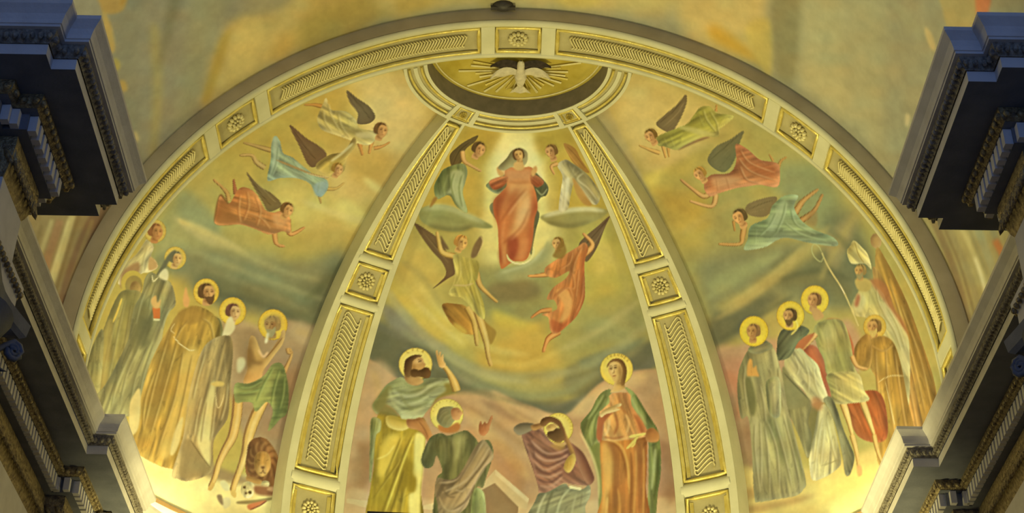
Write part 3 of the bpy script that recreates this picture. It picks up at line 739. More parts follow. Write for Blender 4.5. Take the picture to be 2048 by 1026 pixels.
soft('c4ac54', '1490,60 1540,40 1545,130 1530,150', 6, .8)
soft('8c8254', '1548,-80 1605,-80 1600,60 1592,150 1575,165 1550,130', 6, .85)
soft('b0a570', '1604,-80 1680,-80 1690,100 1700,240 1640,200 1600,160 1606,60', 10, .9)
soft('a89f6e', '1690,-80 1780,-80 1790,160 1780,330 1730,270 1690,200', 14, .8)
soft('968f68', '1780,-80 1900,-80 1880,80 1830,260 1790,330 1760,250 1770,120', 14, .85)
soft('9c9b70', '1770,0 1790,0 1850,60 1840,80', 6, .5)
# small painted figures peeping over the cornice
for c_, p_ in (('b8944c', '198,-20 258,-60 250,15 212,28 200,10'), ('c2a458', '205,20 222,50 230,95 222,105 210,70'), ('b4a050', '228,115 240,125 238,140 228,138'), ('b89a52', '240,160 252,165 254,182 242,180'), ('b0883c', '262,-60 300,-60 260,-10 240,10'),
               ('c8b478', '268,262 276,268 278,282 270,282')): soft(c_, p_, 2, .85)
for c_, p_ in (('b09a5a', '1876,-40 1960,-40 1950,60 1900,60 1885,20'), ('c87848', '1952,-40 1985,-40 1975,30 1955,40'), ('c8b070', '1850,55 1862,65 1872,95 1864,100 1852,75'), ('d0bc84', '1812,228 1820,232 1816,252 1810,248'), ('b07038', '1990,360 2030,330 2060,500 2000,560 1985,520')): soft(c_, p_, 2, .85)
# striped robes on the vault flanks
soft('a08c5c', '40,400 240,370 190,520 130,660 40,660', 2)
for c_, w_, p_ in (('87694a', 24, '205,405 160,500 118,630'), ('a08a58', 8, '185,440 150,540 135,590'), ('6e5438', 6, '225,390 178,490 135,620'), ('d6c886', 13, '145,430 118,520 88,610'), ('e0d494', 6, '138,440 112,520 96,570'), ('8a7448', 6, '158,430 130,520 100,620'), ('a8845c', 16, '120,440 95,520 70,600'), ('cabc80', 8, '104,440 80,510 62,560'), ('8e7c50', 8, '84,450 66,510', )): K(c_, w_, p_, .85, 1.5, taper=False)
soft('a4965e', '1845,420 2080,340 2080,660 1940,680 1895,560', 2)
for c_, w_, p_ in (('86714a', 14, '1862,430 1905,530 1940,650'), ('96895a', 12, '1885,430 1935,540 1965,640'), ('7c6a44', 5, '1876,430 1920,530 1952,640'), ('bcb072', 10, '1912,430 1960,540 1985,620'), ('8c8456', 6, '1928,430 1975,550'), ('9a966a', 16, '1945,430 1990,550'), ('ded29c', 6, '1950,515 1962,550 1972,590'), ('8e8a60', 12, '1972,420 2010,530'), ('c07840', 14, '1990,480 2010,520 2020,560'), ('7c6c4a', 10, '2005,400 2040,520')): K(c_, w_, p_, .85, 1.5, taper=False)

CAN_V = CAN.copy()                            # the nave vault keeps its own cartoon
# --- left fresco ground
soft('b09c50', '-80,1110 -80,300 300,300 560,150 860,100 900,240 700,560 560,1110', 3)
soft('cab06a', '640,170 800,140 850,150 880,250 780,380 690,420 600,330', 26, .9)
soft('d4be7c', '700,170 800,150 850,200 800,290 720,300', 20, .8)
soft('a8903e', '600,190 700,170 720,260 640,330 590,300', 18, .6)
soft('b08a38', '700,300 760,290 790,330 750,370 700,350', 14, .5)
soft('a89e5c', '380,350 520,250 640,250 600,400 470,500 330,480', 24, .9)
soft('b09848', '440,260 600,220 640,300 520,370 440,370', 18, .7)
soft('979766', '330,420 380,380 450,480 560,510 520,560 400,560 300,520', 14, .85)
soft('8a9068', '360,380 420,420 440,470 400,480 360,440', 8, .8)
soft('b8b078', '345,432 365,440 400,450 440,470 480,500 420,490 370,460', 4, .7); soft('c0b474', '356,436 372,444 380,450 362,448', 2, .8)
soft('c8b868', '560,360 640,390 720,430 700,470 620,470 560,420', 14, .9); soft('d2c676', '680,400 705,405 740,440 700,450 660,430', 7, .8); soft('d8cc80', '725,355 750,365 768,385 745,380', 5, .8)
soft('b09c54', '600,470 680,440 690,520 640,540', 12, .7)
soft('807e58', '300,520 400,500 520,520 620,520 690,500 670,600 640,680 560,640 480,620 420,600 370,560', 12, .95)
soft('6c6c4a', '380,560 470,540 560,580 640,570 660,640 620,670 540,620 440,610', 12, .9)
soft('818864', '400,500 500,530 560,560 540,575 460,555', 8, .7); soft('7c8460', '520,540 620,590 660,600 640,615 560,590', 8, .6)
soft('666646', '640,560 690,520 680,600 655,660 620,660', 8, .9)
soft('a28a62', '440,660 480,640 530,660 580,640 620,650 640,670 610,820 560,960 480,860', 6)
soft('b09a70', '575,650 605,650 632,664 640,690 600,690', 6, .8); soft('967c5a', '530,720 600,700 600,820 560,880 520,850', 12, .7); soft('8c7450', '480,660 520,670 510,760 480,740', 8, .6)
soft('8a6c48', '560,760 610,740 600,830 570,860', 8, .6)
soft('d6c682', '120,880 320,890 420,950 560,960 570,1110 100,1110', 5); soft('e6d890', '290,960 420,985 480,1005 400,1020 300,1000', 10, .9); soft('cdb870', '330,905 420,930 440,960 350,945', 8, .7)
soft('8a7450', '330,905 400,920 480,950 540,960 500,970 420,955', 4, .8)
# --- right fresco ground
soft('a89a56', '1180,130 1280,140 1600,230 1760,400 1900,700 2100,1110 1470,1110 1400,640 1260,300', 3)
soft('c8ae66', '1200,140 1300,150 1420,220 1380,330 1300,350 1230,270', 20, .9); soft('d0b870', '1230,180 1290,180 1310,260 1270,300', 14, .8)
soft('cdb85a', '1290,350 1360,330 1400,310 1360,360 1320,390 1300,380', 6, .9); soft('a8984e', '1320,350 1400,300 1430,310 1380,360 1330,400', 6, .7)
soft('b08e3c', '1320,380 1420,390 1430,440 1350,450 1320,420', 14, .7); soft('b8a04c', '1350,440 1430,420 1410,480 1360,500', 12, .8)
soft('9c9458', '1420,400 1500,380 1480,500 1430,520', 14, .8); soft('a49a5c', '1560,300 1650,330 1600,380 1560,380', 12, .8); soft('8b8f62', '1560,330 1640,340 1700,420 1720,480 1640,470 1560,390', 14, .85)
soft('82825a', '1400,520 1520,490 1640,480 1720,480 1750,560 1700,620 1560,600 1440,640 1410,600', 14, .95)
soft('74724c', '1540,520 1640,500 1700,560 1700,610 1620,590 1560,570', 10, .9); soft('6a6a4c', '1420,640 1480,600 1560,590 1500,650 1430,700', 8, .95); soft('6a6a4c', '1650,440 1700,430 1740,520 1720,580 1660,560', 12, .7)
soft('a89a5a', '1430,610 1520,560 1600,500 1650,470 1640,500 1560,560 1470,620', 7, .75); soft('9ea068', '1420,560 1500,520 1560,500 1520,540 1440,590', 8, .6)
soft('a49460', '1650,480 1690,440 1720,420 1700,480 1670,540', 8, .7)
soft('b0916a', '1430,700 1480,690 1520,680 1640,670 1700,640 1720,740 1560,860 1480,900 1450,780', 6)
soft('b08060', '1440,720 1500,720 1500,780 1460,790', 10, .7); soft('98805a', '1460,800 1520,790 1520,930 1480,940 1465,860', 10, .7); soft('8a7050', '1480,860 1520,860 1520,920 1490,930', 8, .6)
soft('c4b068', '1475,950 1530,935 1640,935 1740,900 1860,860 1860,1110 1480,1110', 5); soft('a88850', '1478,985 1530,970 1540,985 1500,1000 1482,1005', 4, .7); soft('9a7c4c', '1480,1015 1560,1000 1640,985 1600,1005 1500,1026', 4, .6)
soft('d8c470', '1640,960 1760,930 1740,1000 1640,1010', 12, .8); soft('e0d080', '1660,1010 1760,960 1750,990 1690,1040', 8, .7)
# --- central fresco ground
soft('aa9c54', '900,250 1170,250 1330,620 1380,1110 680,1110 760,620', 3)
soft('bca44c', '900,256 1160,256 1200,340 1240,420 830,430 880,320', 10, .9)
soft('d8cc80', '1000,262 1060,258 1085,300 1110,380 1120,460 1090,540 980,540 960,460 965,380 975,310', 12, .95); soft('e6de9c', '1005,268 1055,264 1075,310 1085,370 990,370 990,310', 9, .9)
soft('a8923e', '1070,270 1120,262 1150,280 1100,300 1085,320', 6, .7); soft('a88e3c', '930,262 1000,262 985,300 960,330 930,310', 6, .6); soft('b89c48', '930,330 962,340 965,430 930,440', 6, .6); soft('b29a48', '1092,330 1125,330 1125,430 1100,430', 6, .5)
soft('c8b458', '770,560 860,600 940,680 920,700 840,660 780,620', 10, .9); soft('c4b05c', '800,480 860,500 880,600 840,610 800,560', 10, .8); soft('b8a850', '1160,470 1230,470 1260,560 1240,620 1180,640 1170,560', 12, .9); soft('ccb860', '1190,470 1230,500 1220,540 1190,550', 8, .7)
soft('8e8c58', '940,540 1080,530 1110,580 1080,640 1000,640 950,600', 10, .8); soft('7d7048', '980,570 1060,560 1080,590 1020,605 980,600', 6, .8); soft('9c9a68', '990,545 1060,525 1100,480 1110,500 1080,550 1010,560', 5, .8)
soft('ceb850', '985,620 1040,640 1080,655 1060,670 1000,660', 6, .85); soft('bfa24c', '960,660 1100,660 1130,720 1040,745 960,735', 10, .85)
soft('a09858', '1110,640 1200,600 1300,580 1330,640 1240,700 1120,720', 12, .8); soft('929260', '1160,660 1280,610 1320,640 1240,690', 10, .7); soft('a8a264', '900,700 960,740 1060,760 1120,740 1080,790 960,770', 8, .8)
soft('85826e', '758,610 800,620 850,670 900,700 860,700 790,670', 7, .85); soft('8a9068', '800,660 880,700 960,750 940,760 860,730', 7, .7)
soft('72715a', '740,640 790,660 850,700 920,740 980,770 1060,800 1140,800 1210,750 1290,690 1330,670 1330,720 1240,780 1140,830 1060,830 970,790 900,770 830,770 740,740', 6, .95)
soft('6a6a4c', '750,660 800,680 860,700 900,730 900,770 800,750 742,720', 6, .9); soft('6a6a50', '900,760 960,780 1040,810 1110,815 1160,800 1100,840 1000,810 920,790', 5, .8); soft('6a6a4c', '1130,740 1200,710 1310,680 1320,700 1200,780 1140,790', 6, .7)
soft('8c9066', '880,720 960,760 1060,785 1140,770 1200,740 1140,790 1050,800 950,780', 6, .8); soft('7c8464', '1160,720 1240,690 1300,670 1250,710 1180,735', 5, .7)
soft('b4956a', '700,730 745,722 800,760 900,790 990,790 1060,810 1130,830 1210,760 1310,738 1400,760 1400,1110 660,1110', 2)
soft('c0a478', '742,728 790,752 760,800 730,900 700,900', 6, .8); soft('bf9c6c', '900,790 990,785 1050,830 1000,860 940,830', 5, .8); soft('9c7c58', '960,800 1040,820 1080,850 1020,840', 4, .7); soft('b89464', '940,850 1020,900 1060,960 1010,960 950,900', 8, .7)
soft('c8aa78', '985,786 1000,786 1060,820 1120,830 1070,840', 3, .8); soft('c4a874', '1150,820 1210,770 1300,745 1250,790 1180,830', 5, .8); soft('a88460', '980,900 1040,920 1080,970 1030,980', 8, .6); soft('9a7858', '1310,900 1360,880 1360,1000 1310,1000', 10, .6); soft('94784e', '715,900 750,880 740,960 705,970', 8, .6)
soft('c4ac7c', '690,985 760,990 860,1000 1000,1010 1400,1000 1400,1110 650,1110', 4, .9)

# cloud streaks and light shafts, hill slopes
def streak(col, w, pts, a=.4, r=4): K(col, w, pts, a, r)
for c_, w_, p_, a_ in (('b4b080', 16, '765,560 800,620 870,690 960,745 1060,765', .5), ('94926a', 14, '790,600 850,670 940,730 1050,752 1150,740', .45), ('c8b868', 14, '830,560 880,620 960,690 1060,710', .5), ('a8a470', 16, '1080,760 1180,730 1270,670 1325,620', .5),
    ('8c8a62', 12, '1100,775 1200,745 1290,690', .5), ('bcb070', 14, '1120,700 1200,660 1280,600', .45), ('d0bc64', 12, '970,720 1050,730 1120,700', .5), ('6a6a4a', 10, '870,745 960,785 1060,808 1130,800', .5), ('8a8868', 8, '800,690 870,730 950,770', .5),
    ('c2b060', 18, '1190,480 1240,540 1260,600', .4), ('a09458', 12, '800,520 850,560 900,640', .45), ('d4c478', 10, '820,590 880,650 930,690', .5)): streak(c_, w_, p_, a_)
for c_, w_, p_, a_ in (('b2a060', 14, '1430,640 1520,580 1600,510 1660,450', .6), ('c0ae68', 8, '1440,620 1530,560 1610,490', .55), ('9a9a66', 12, '1410,600 1490,545 1570,505', .5), ('5e6044', 10, '1440,680 1520,630 1590,590', .55), ('5c5e42', 12, '1560,560 1640,540 1700,560', .5), ('a89a5c', 12, '1640,560 1680,480 1720,420', .5), ('b4a05a', 16, '1360,470 1420,430 1480,400', .4), ('686a48', 14, '1660,460 1700,500 1730,560', .5),
    ('9c9a6c', 10, '380,500 470,535 560,570 650,600', .5), ('8a8860', 12, '420,540 520,580 620,625', .4), ('5e5e42', 14, '400,580 500,600 600,640', .5), ('c4b874', 10, '360,440 420,470 500,510', .55), ('d2c480', 12, '600,400 680,430 740,445', .5), ('60623f', 14, '610,600 660,560 690,520', .5), ('b0a870', 10, '470,500 560,540 640,560', .4), ('c8b468', 14, '560,470 640,450 720,460', .4)): streak(c_, w_, p_, a_)
for c_, w_, p_, a_ in (('d0b478', 10, '985,788 1050,840 1130,850', .6), ('96764c', 10, '905,800 980,840 1060,900', .45), ('cdae70', 22, '930,820 1000,890 1060,960', .5), ('a87c4c', 26, '985,880 1030,930 1040,985', .4), ('c8a86a', 16, '745,740 760,800 740,880', .5), ('9a7a50', 14, '770,770 830,770 900,810', .3), ('cbb078', 14, '1140,835 1210,775 1300,748', .6), ('a07e54', 12, '1160,850 1230,800 1300,775', .4), ('8c6a48', 26, '1320,880 1345,940 1340,1010', .45), ('947048', 20, '715,880 735,930 720,975', .45),
    ('b89c64', 12, '590,660 620,670 640,690', .6), ('8a6c48', 12, '560,780 600,800 620,760', .5), ('c0a06a', 10, '470,655 500,650 530,668', .5), ('a06c4c', 18, '1450,740 1480,780 1475,840', .4), ('8c6c48', 16, '1490,850 1510,900 1500,940', .45)): streak(c_, w_, p_, a_, 5)
# ------------------------------------------------------------------ central fresco figures
HALO = lambda r: ('d2bc54', r, 'dccb70', '9c7c30')
T(800, 240, 3.207)
fig('C', 'painted_cloud', 'flat grey-green cloud under the green-robed angel')
F('8d9058', '130,570 240,545 340,560 420,600 520,640 592,682 560,696 460,690 380,715 280,706 190,682 130,640', 1)
K('b6ba84', 12, '150,575 240,556 340,572 430,612 540,660', .75, 3); K('6a683c', 9, '180,676 290,698 380,702 470,682', .7, 3); K('747a48', 6, '200,620 300,630 420,660', .5, 3)
fig('C', 'painted_cloud', 'pale flat cloud under the white-robed angel')
F('9a9256', '900,620 980,592 1100,566 1220,562 1332,580 1300,622 1220,660 1100,690 1000,680 930,652', 1)
K('d4d0a0', 9, '920,618 1000,596 1110,576 1220,572 1310,584', .85, 2); K('746c3c', 8, '940,650 1020,672 1110,678 1220,650', .65, 3)
fig('C', 'painted_angel', 'small painted angel in green bowing beside the red-robed woman')
wing('60502c', '40321c', '8c7440', '318,230 372,170 430,130 500,98 480,140 420,190 395,270 340,310', '340,290 380,200 450,140;360,290 400,220;330,260 370,190')
part(''); F('7c8650', '290,310 400,280 432,330 418,400 402,470 432,592 362,552 315,482 240,505 218,432 250,360', shade=(6, 4, 8, '5a6438', 'a4ac74'))
F('a8b082', '330,330 400,330 412,400 395,470 420,580 372,545 335,480 300,470 330,420', 2, .8); folds('68743e', 'b8be90', ['350,340 330,420 350,500', '400,350 380,440 400,560', '300,350 270,440', '330,470 360,540'])
F('a07c3c', '240,500 215,540 190,560 215,500', 1); limb('c69c58', '8a6434', 8, '400,200 410,260 450,290 520,330', 'dcb878')
head(505, 190, 44, hair='5a4424', face=1, tilt=25)
fig('C', 'painted_angel', 'small painted angel in white leaning towards the red-robed woman')
wing('a47c3c', '7c5a2c', 'c09850', '1050,150 1120,180 1160,250 1215,335 1180,330 1120,285 1080,225', '1070,170 1120,220 1190,310;1060,180 1100,240 1150,300')
part(''); F('b6aa74', '1010,290 1060,255 1110,280 1180,330 1240,395 1285,480 1255,545 1190,500 1120,410 1095,480 1075,572 1020,582 1030,460 1042,360', shade=(-5, 3, 8, '8a8052', 'd6ceA0'))
F('dcd6ae', '1060,380 1090,372 1082,470 1062,570 1026,575 1036,470', 2, .85); folds('948a5a', 'e0dab0', ['1110,300 1090,370', '1170,340 1130,380 1200,440 1260,520', '1060,400 1045,560', '1140,330 1100,360'])
F('b08848', '1108,372 1150,420 1190,480 1230,545 1180,540 1130,470', 1, .9); limb('c89c58', '90683a', 7, '1010,280 970,300 990,350', 'dcb878'); head(972, 205, 42, hair='7a5a2c', face=-1, tilt=-18)
fig('C', 'painted_woman', 'painted woman in a long red robe and dark mantle standing on a crescent')
part('mantle'); F('55573a', '845,330 900,365 950,428 938,482 900,500 872,560 895,608 872,700 852,800 838,862 800,700 850,480', shade=(4, 0, 5, '3c3f2a', '7c8058'))
F('5a5c40', '690,355 640,365 556,412 570,442 625,472 690,440 640,500 578,545 590,600 640,640 700,480', shade=(-4, 0, 5, '42442e', '82865e'))
K('9ca078', 3, '565,440 625,468 690,430', .7); K('9ca078', 3, '870,440 910,480 945,440', .7)
part(''); F('bd7442', '690,300 760,312 832,300 862,332 850,400 872,470 882,560 862,640 852,760 832,850 802,900 722,912 662,952 642,932 632,800 626,680 602,600 600,520 642,470 684,420 672,350')
for c_, r_, a_, p_ in (('c68e5e', 4, .95, '672,310 760,316 832,306 850,350 836,392 760,388 688,396 668,350'), ('d39a60', 5, .9, '700,400 830,400 850,440 780,470 700,480'), ('9c4a2a', 5, .8, '602,520 640,480 690,430 670,520 640,620 630,760 626,680 604,600'), ('d8a468', 5, .85, '760,470 840,470 850,560 800,660 740,740 700,760 740,620'), ('e0b47c', 5, .8, '790,520 830,510 830,580 780,650 750,690'), ('9a482a', 5, .75, '850,480 880,560 858,640 846,760 826,850 806,880 830,700'), ('c87844', 5, .8, '660,560 720,500 700,640 660,780 650,700'), ('95402a', 4, .85, '690,770 740,740 765,800 742,880 705,905 690,840'), ('c98450', 4, .85, '775,770 825,770 806,880 752,902 768,840'), ('d09858', 4, .7, '650,820 680,790 680,900 655,935'), ('a85a34', 5, .6, '700,480 770,440 730,540 690,600'), ('8a3c22', 3, .6, '632,860 650,800 660,900 648,930')): F(c_, p_, r_, a_, own=False)
for c_, w_, p_ in (('8e4626', 3, '810,440 740,520 680,600 640,660'), ('e0b07c', 3, '822,450 752,530 694,612'), ('8e4626', 2.5, '830,560 780,680 700,760 650,800'), ('dca470', 2.5, '836,580 790,690 712,772'), ('934828', 2.5, '640,480 620,560 640,680'), ('8a3e24', 2.5, '700,770 690,850 700,900'), ('d89c64', 2.5, '672,640 655,780 668,920')): K(c_, w_, p_, .6, 1.5)
K('8a4626', 2, '700,396 760,404 830,396', .5, 1.5)
F('b0643c', '572,398 630,368 690,366 668,420 604,446', 1, shade=(0, -4, 4, '8a4628', 'c88858')); F('a85c38', '842,350 892,366 922,402 882,430 842,402', 1, shade=(0, -4, 4, '8a4628', 'c88858'))
part('hand'); F('cfa464', '632,352 620,310 640,300 652,325 668,345 655,365', 1); F('cfa464', '842,342 850,312 872,295 880,322 866,350 850,362', 1)
part('head'); F('948a5c', '630,305 685,245 718,198 770,182 812,205 816,255 792,292 720,300 668,322', 1, shade=(4, 3, 6, '6e6440', 'b4aa7c')); head(762, 228, 40, skin='c8a262', hair='5e4628', face=0, tilt=-10); F('cfa868', '735,272 785,272 795,312 760,325 730,308', 1)
part('crescent'); K('dcd490', 4.2, '684,860 700,895 740,918 790,920 835,895 858,850 856,812', .95, own=True); K('efe8b4', 1.6, '700,900 745,922 795,922 840,895', .8)
T(760, 420, 3.206)
fig('C', 'painted_cloud', 'curl of pale vapour trailing beneath the crescent'); F('9aa070', '760,400 830,370 930,350 1000,310 1050,250 1075,200 1085,260 1050,320 990,370 900,400 800,412', 2, .7)
K('bcc092', 5, '780,400 880,372 980,330 1060,240', .7, 2)
fig('C', 'painted_angel', 'painted angel in yellow tunic stepping down with one arm raised to the cloud')
wing('695334', '4a3820', '8c7448', '218,82 300,128 382,190 425,262 472,312 484,402 432,442 338,504 420,420 402,342 332,262 262,165', '240,100 330,200 420,300;260,120 340,220 440,340;430,430 380,470')
F('6f5938', '388,165 412,200 442,252 402,236', 1); F('7a6440', '645,168 655,210 622,292 584,304 600,232', 1); K('c8b478', 2, '645,168 660,210 625,290', .7)
part('drapery'); F('97702f', '398,608 470,600 552,620 592,700 612,790 545,792 472,742 432,690', shade=(5, 3, 6, '6e4c20', 'c09a48')); F('c4aa4a', '470,720 530,750 560,790 500,780', 2, .8); F('a08038', '640,690 700,740 745,785 712,862 690,820 660,740', 1)
part('arm'); limb('c4a454', '8c6c34', 10, '484,298 400,272 376,200 364,140', 'd8bc74'); limb('bf9c50', '866430', 9, '620,400 640,480 700,545 752,592', 'd4b46c')
part('leg'); limb('c0a050', '86642e', 13, '560,620 600,700 612,780 622,872', 'd6bc70'); limb('c6a656', '8a6834', 13, '620,640 652,740 682,850 692,930 712,1002', 'dcc47c')
part(''); F('b8a84e', '470,290 540,302 630,332 626,430 610,470 642,532 667,620 668,700 602,652 562,600 520,562 440,542 470,470 482,400', shade=(-6, 0, 9, '8e8238', 'd0c470'))
folds('94883c', 'd4c878', ['500,310 510,400 480,480', '560,320 580,420 560,500', '470,480 540,490 600,600', '600,480 630,580 650,680', '520,520 590,640'], 2.6); K('c8b078', 3, '470,480 540,485 600,470', .6)
head(520, 212, 44, skin='c8a45c', hair='ae803c', face=1, tilt=20)
fig('C', 'painted_angel', 'painted angel in orange tunic reaching up and backwards in flight')
wing('6e573a', '4c3a24', '907a50', '1278,212 1400,100 1474,38 1442,112 1392,240 1330,330 1300,300', '1300,240 1400,130 1460,60;1310,280 1390,190 1440,100')
part('arm'); limb('c8924e', '8e5c30', 10, '1310,285 1362,222 1300,150', 'dcb070'); limb('c8924e', '8e5c30', 8, '1085,410 1020,420 948,424', 'dcb070')
part('leg'); limb('c88c48', '8e5428', 10, '1150,780 1085,820 1062,860 1046,912', 'dcae6c'); limb('be8444', '8a5028', 8, '1100,640 1030,650 968,692', 'd4a264')
part(''); F('bd7840', '1180,290 1262,240 1312,208 1335,250 1312,330 1312,440 1312,560 1272,662 1222,722 1132,792 1092,768 1080,690 1040,670 1130,640 1120,580 1070,570 1110,500 1190,440 1212,392 1132,432 1070,420 1060,372 1130,320', shade=(-6, 2, 8, '94502a', 'd29a5e'))
F('d39e5c', '1130,520 1200,510 1232,580 1212,680 1150,720 1180,620', 2, .9); F('a4522e', '1100,700 1170,730 1220,700 1150,780 1105,770', 2, .7)
folds('96562e', 'dca468', ['1230,270 1210,340 1150,380', '1290,240 1250,320 1230,400', '1270,380 1260,480 1250,560', '1230,400 1240,500 1180,500 1110,560', '1300,420 1290,560 1250,660', '1120,560 1200,500 1230,560', '1090,640 1150,650'], 2.6)
head(1140, 220, 40, skin='c8a464', hair='86682f', face=-1, tilt=-5); F('86682f', '1165,200 1195,260 1170,310 1110,300 1120,270', 1, .8)
# --- onlookers at the foot
T(700, 680, 2.965)
fig('C', 'painted_tomb', 'painted stone tomb slab lying open between the kneeling men')
F('c3ae80', '862,768 1062,942 1046,1004 990,992 858,850 780,890 770,870', .7, sm=False); F('8b7250', '858,848 998,990 990,1080 760,1080 780,890', .7, sm=False); F('d2c296', '862,768 1062,942 1052,965 862,800', .7, .8, sm=False)
F('cdbb8a', '-20,940 120,955 120,1000 -20,965', .7, sm=False); F('cfbd8c', '420,985 520,960 520,1010 420,1000', .7, sm=False)
fig('C', 'painted_saint', 'painted bearded saint in yellow robe and green mantle raising one arm')
T(730, 680, 4.355)
part('halo'); O('a48c3c', 440, 210, 147, 143); O('dac968', 440, 210, 143, 139, own=False); O('e2d680', 440, 212, 116, 113, own=False, alpha=.5, soft=2); arc_text('LVCA', 440, 210, 127, -32, 30, 22, '8c7434')
T(730, 840, 4.214); part(''); F('a68f30', '120,-60 300,-30 500,-10 506,200 496,300 482,450 470,600 460,900 30,900 48,560 74,400 74,200', shade=(-5, 0, 9, '7c6a24', None))
F('dcc250', '178,140 292,130 244,300 184,450 108,474 128,300', 4, .9); F('ebe084', '424,120 502,130 502,230 487,450 472,560 467,700 458,880 386,880 370,640 420,600 430,500 402,450 412,330', 2.5, .95); F('87731f', '330,330 404,360 412,450 430,520 402,600 300,590 250,640 300,450', 5, .8); F('927e24', '120,560 240,470 180,780 60,780', 6, .6)
for c_, w_, p_ in (('e2d25c', 4.5, '412,130 352,270 262,520 170,780'), ('d8c452', 3, '326,130 262,280 200,400'), ('d4be50', 3, '312,320 200,480 86,640'), ('ccb648', 3, '284,640 250,780'), ('7a6820', 4, '392,140 330,280 240,520 140,790'), ('7a6820', 3, '300,150 230,330 170,470'), ('7a681e', 3.5, '290,340 180,500 70,660'), ('6e5e1e', 4, '262,660 225,790'), ('6e5e1e', 4, '330,420 260,640 210,790'), ('e8da78', 2.5, '100,330 190,290 250,210'), ('c8b248', 3, '350,560 320,700 310,790')): K(c_, w_, p_, .8, 1)
F('888a4e', '56,-10 130,0 128,90 92,130 78,250 62,400 40,520 44,150', 1.2, shade=(4, 0, 5, '62643a', 'a8aa70'))
T(730, 680, 4.355)
part('mantle'); F('a2a876', '320,325 400,388 470,396 520,340 700,334 760,370 802,440 740,470 680,482 620,512 580,572 522,640 500,672 420,692 330,692 300,652 240,592 180,562 140,602 104,644 64,576 110,500 180,400 250,350', shade=(4, 5, 12, '74784a', 'bcc092'))
F('77743f', '64,576 110,500 190,400 236,418 204,480 190,560 244,592 296,672 160,650 118,652', 3, .9); F('847630', '520,640 570,580 622,500 704,440 690,384 762,380 806,440 740,474 640,514 570,590', 2.5, .85)
for c_, w_, p_ in (('c8cca0', 6, '240,440 340,490 470,470 580,400 680,350'), ('727848', 4, '260,420 350,460 460,440 540,380'), ('c2c698', 5, '230,500 330,560 460,540 570,470'), ('6e7446', 5, '340,520 460,510 560,440 640,390'), ('bcc090', 5, '260,570 350,640 450,620 530,560'), ('6e7446', 4, '300,580 400,600 500,570 570,520'), ('c6caa0', 4, '320,650 400,670 470,650'), ('7c8250', 3, '330,350 400,410 480,410 530,360'), ('b8bc88', 4, '210,420 240,540 300,620'), ('7a7c48', 4, '300,460 360,560 420,600')): K(c_, w_, p_, .6, 1.5)
part('arm'); F('cdb254', '186,670 250,666 330,690 404,700 384,764 300,790 200,750', 1.2, shade=(0, 4, 5, '94802e', 'e4d47c')); F('b27c46', '364,694 430,690 480,676 520,700 560,770 590,860 560,900 520,840 470,790 380,760', 1.2, shade=(3, 3, 4, '7e5430', 'cc9c60')); K('74482a', 2, '470,710 520,780 550,850', .6); K('d0a066', 2, '440,700 500,760', .6)
limb('c9a95a', '8e7038', 14, '800,446 770,360 730,285 682,222', 'e0ca82'); F('cda660', '634,190 622,130 618,92 632,92 640,140 650,104 660,108 662,150 676,126 684,136 684,176 704,214 690,240 652,236', .8, shade=(2, 2, 3, '96703c', 'e0c080')); K('8a6034', 1.2, '644,150 650,190', .6); K('8a6034', 1.2, '664,156 666,190', .6)
part('head'); F('aa8650', '346,316 420,300 486,330 506,368 440,394 372,372', 1, shade=(3, 2, 4, '745430', 'c4a468')); F('5a4022', '342,300 342,220 352,176 392,144 442,128 494,134 476,152 440,176 420,220 414,270 384,322', .8, shade=(3, 3, 6, '3e2a16', '7c5e36')); F('b58e52', '420,180 466,150 500,160 512,190 528,212 522,234 548,244 540,262 500,270 440,280 410,256 412,214', .8); F('d4b478', '432,180 468,156 498,166 505,190 470,200 440,205', 1.5, .8); F('86602f', '412,220 432,215 440,270 414,262', 2, .7)
F('543a1e', '402,262 440,254 470,262 500,252 524,238 556,244 572,280 560,326 516,332 470,318 430,324 398,306', .9, shade=(3, 3, 6, '38240f', '74532e')); K('3a2412', 2, '466,190 480,184 494,188', .9); K('5a3c1e', 1.6, '458,176 478,168 496,174', .7); K('e0c488', 2, '500,178 518,210', .7); K('7c4428', 2, '522,246 546,250', .8); K('4a3018', 1.4, '424,236 430,250', .6)
fig('C', 'painted_saint', 'painted kneeling man seen from behind in grey-green robe with raised finger')
part('halo'); O('a48c3c', 712, 652, 146, 142); O('dac968', 712, 652, 142, 138, own=False); O('e0d47c', 712, 654, 114, 112, own=False, alpha=.5, soft=2)
for k_ in range(9): a_ = math.radians(-75+k_*15); K('8c7434', 1.1, [(712+118*math.sin(a_), 652-115*math.cos(a_)), (712+136*math.sin(a_+.03), 652-132*math.cos(a_+.03))], .55, taper=False)
part('head'); F('b2763f', '640,740 720,760 800,720 830,750 800,800 720,810 650,790', 1); F('857d50', '640,622 662,592 720,580 776,590 796,640 778,702 722,764 662,744 624,690', .9, shade=(4, 2, 8, '595434', 'aaa272')); F('be8a56', '752,606 800,588 832,610 852,640 832,662 822,690 782,698 756,672', .8, shade=(2, 3, 4, '8a5a34', 'd4a66e')); K('6e3f24', 1.8, '806,626 826,628', .7); K('8a4a30', 1.6, '820,668 836,662', .6)
for p_ in ('650,640 690,600 750,596', '640,690 670,640 720,612', '660,730 690,670 740,640', '700,750 720,700 760,660'): K('6a6440', 2, p_, .5, 1); K('b2aa7c', 1.6, np.array([float(v) for v in p_.replace(',', ' ').split()]).reshape(-1, 2)+5, .5, 1)
T(730, 840, 4.214); part(''); F('6b6b40', '640,110 700,132 800,100 860,90 930,150 960,190 1040,170 1082,260 1062,360 1022,480 992,570 940,580 950,900 600,900 590,600 610,480 650,440 640,380 602,300 572,382 520,408 480,372 478,310 520,200 560,140', shade=(5, 3, 12, '474a2b', '86865a'))
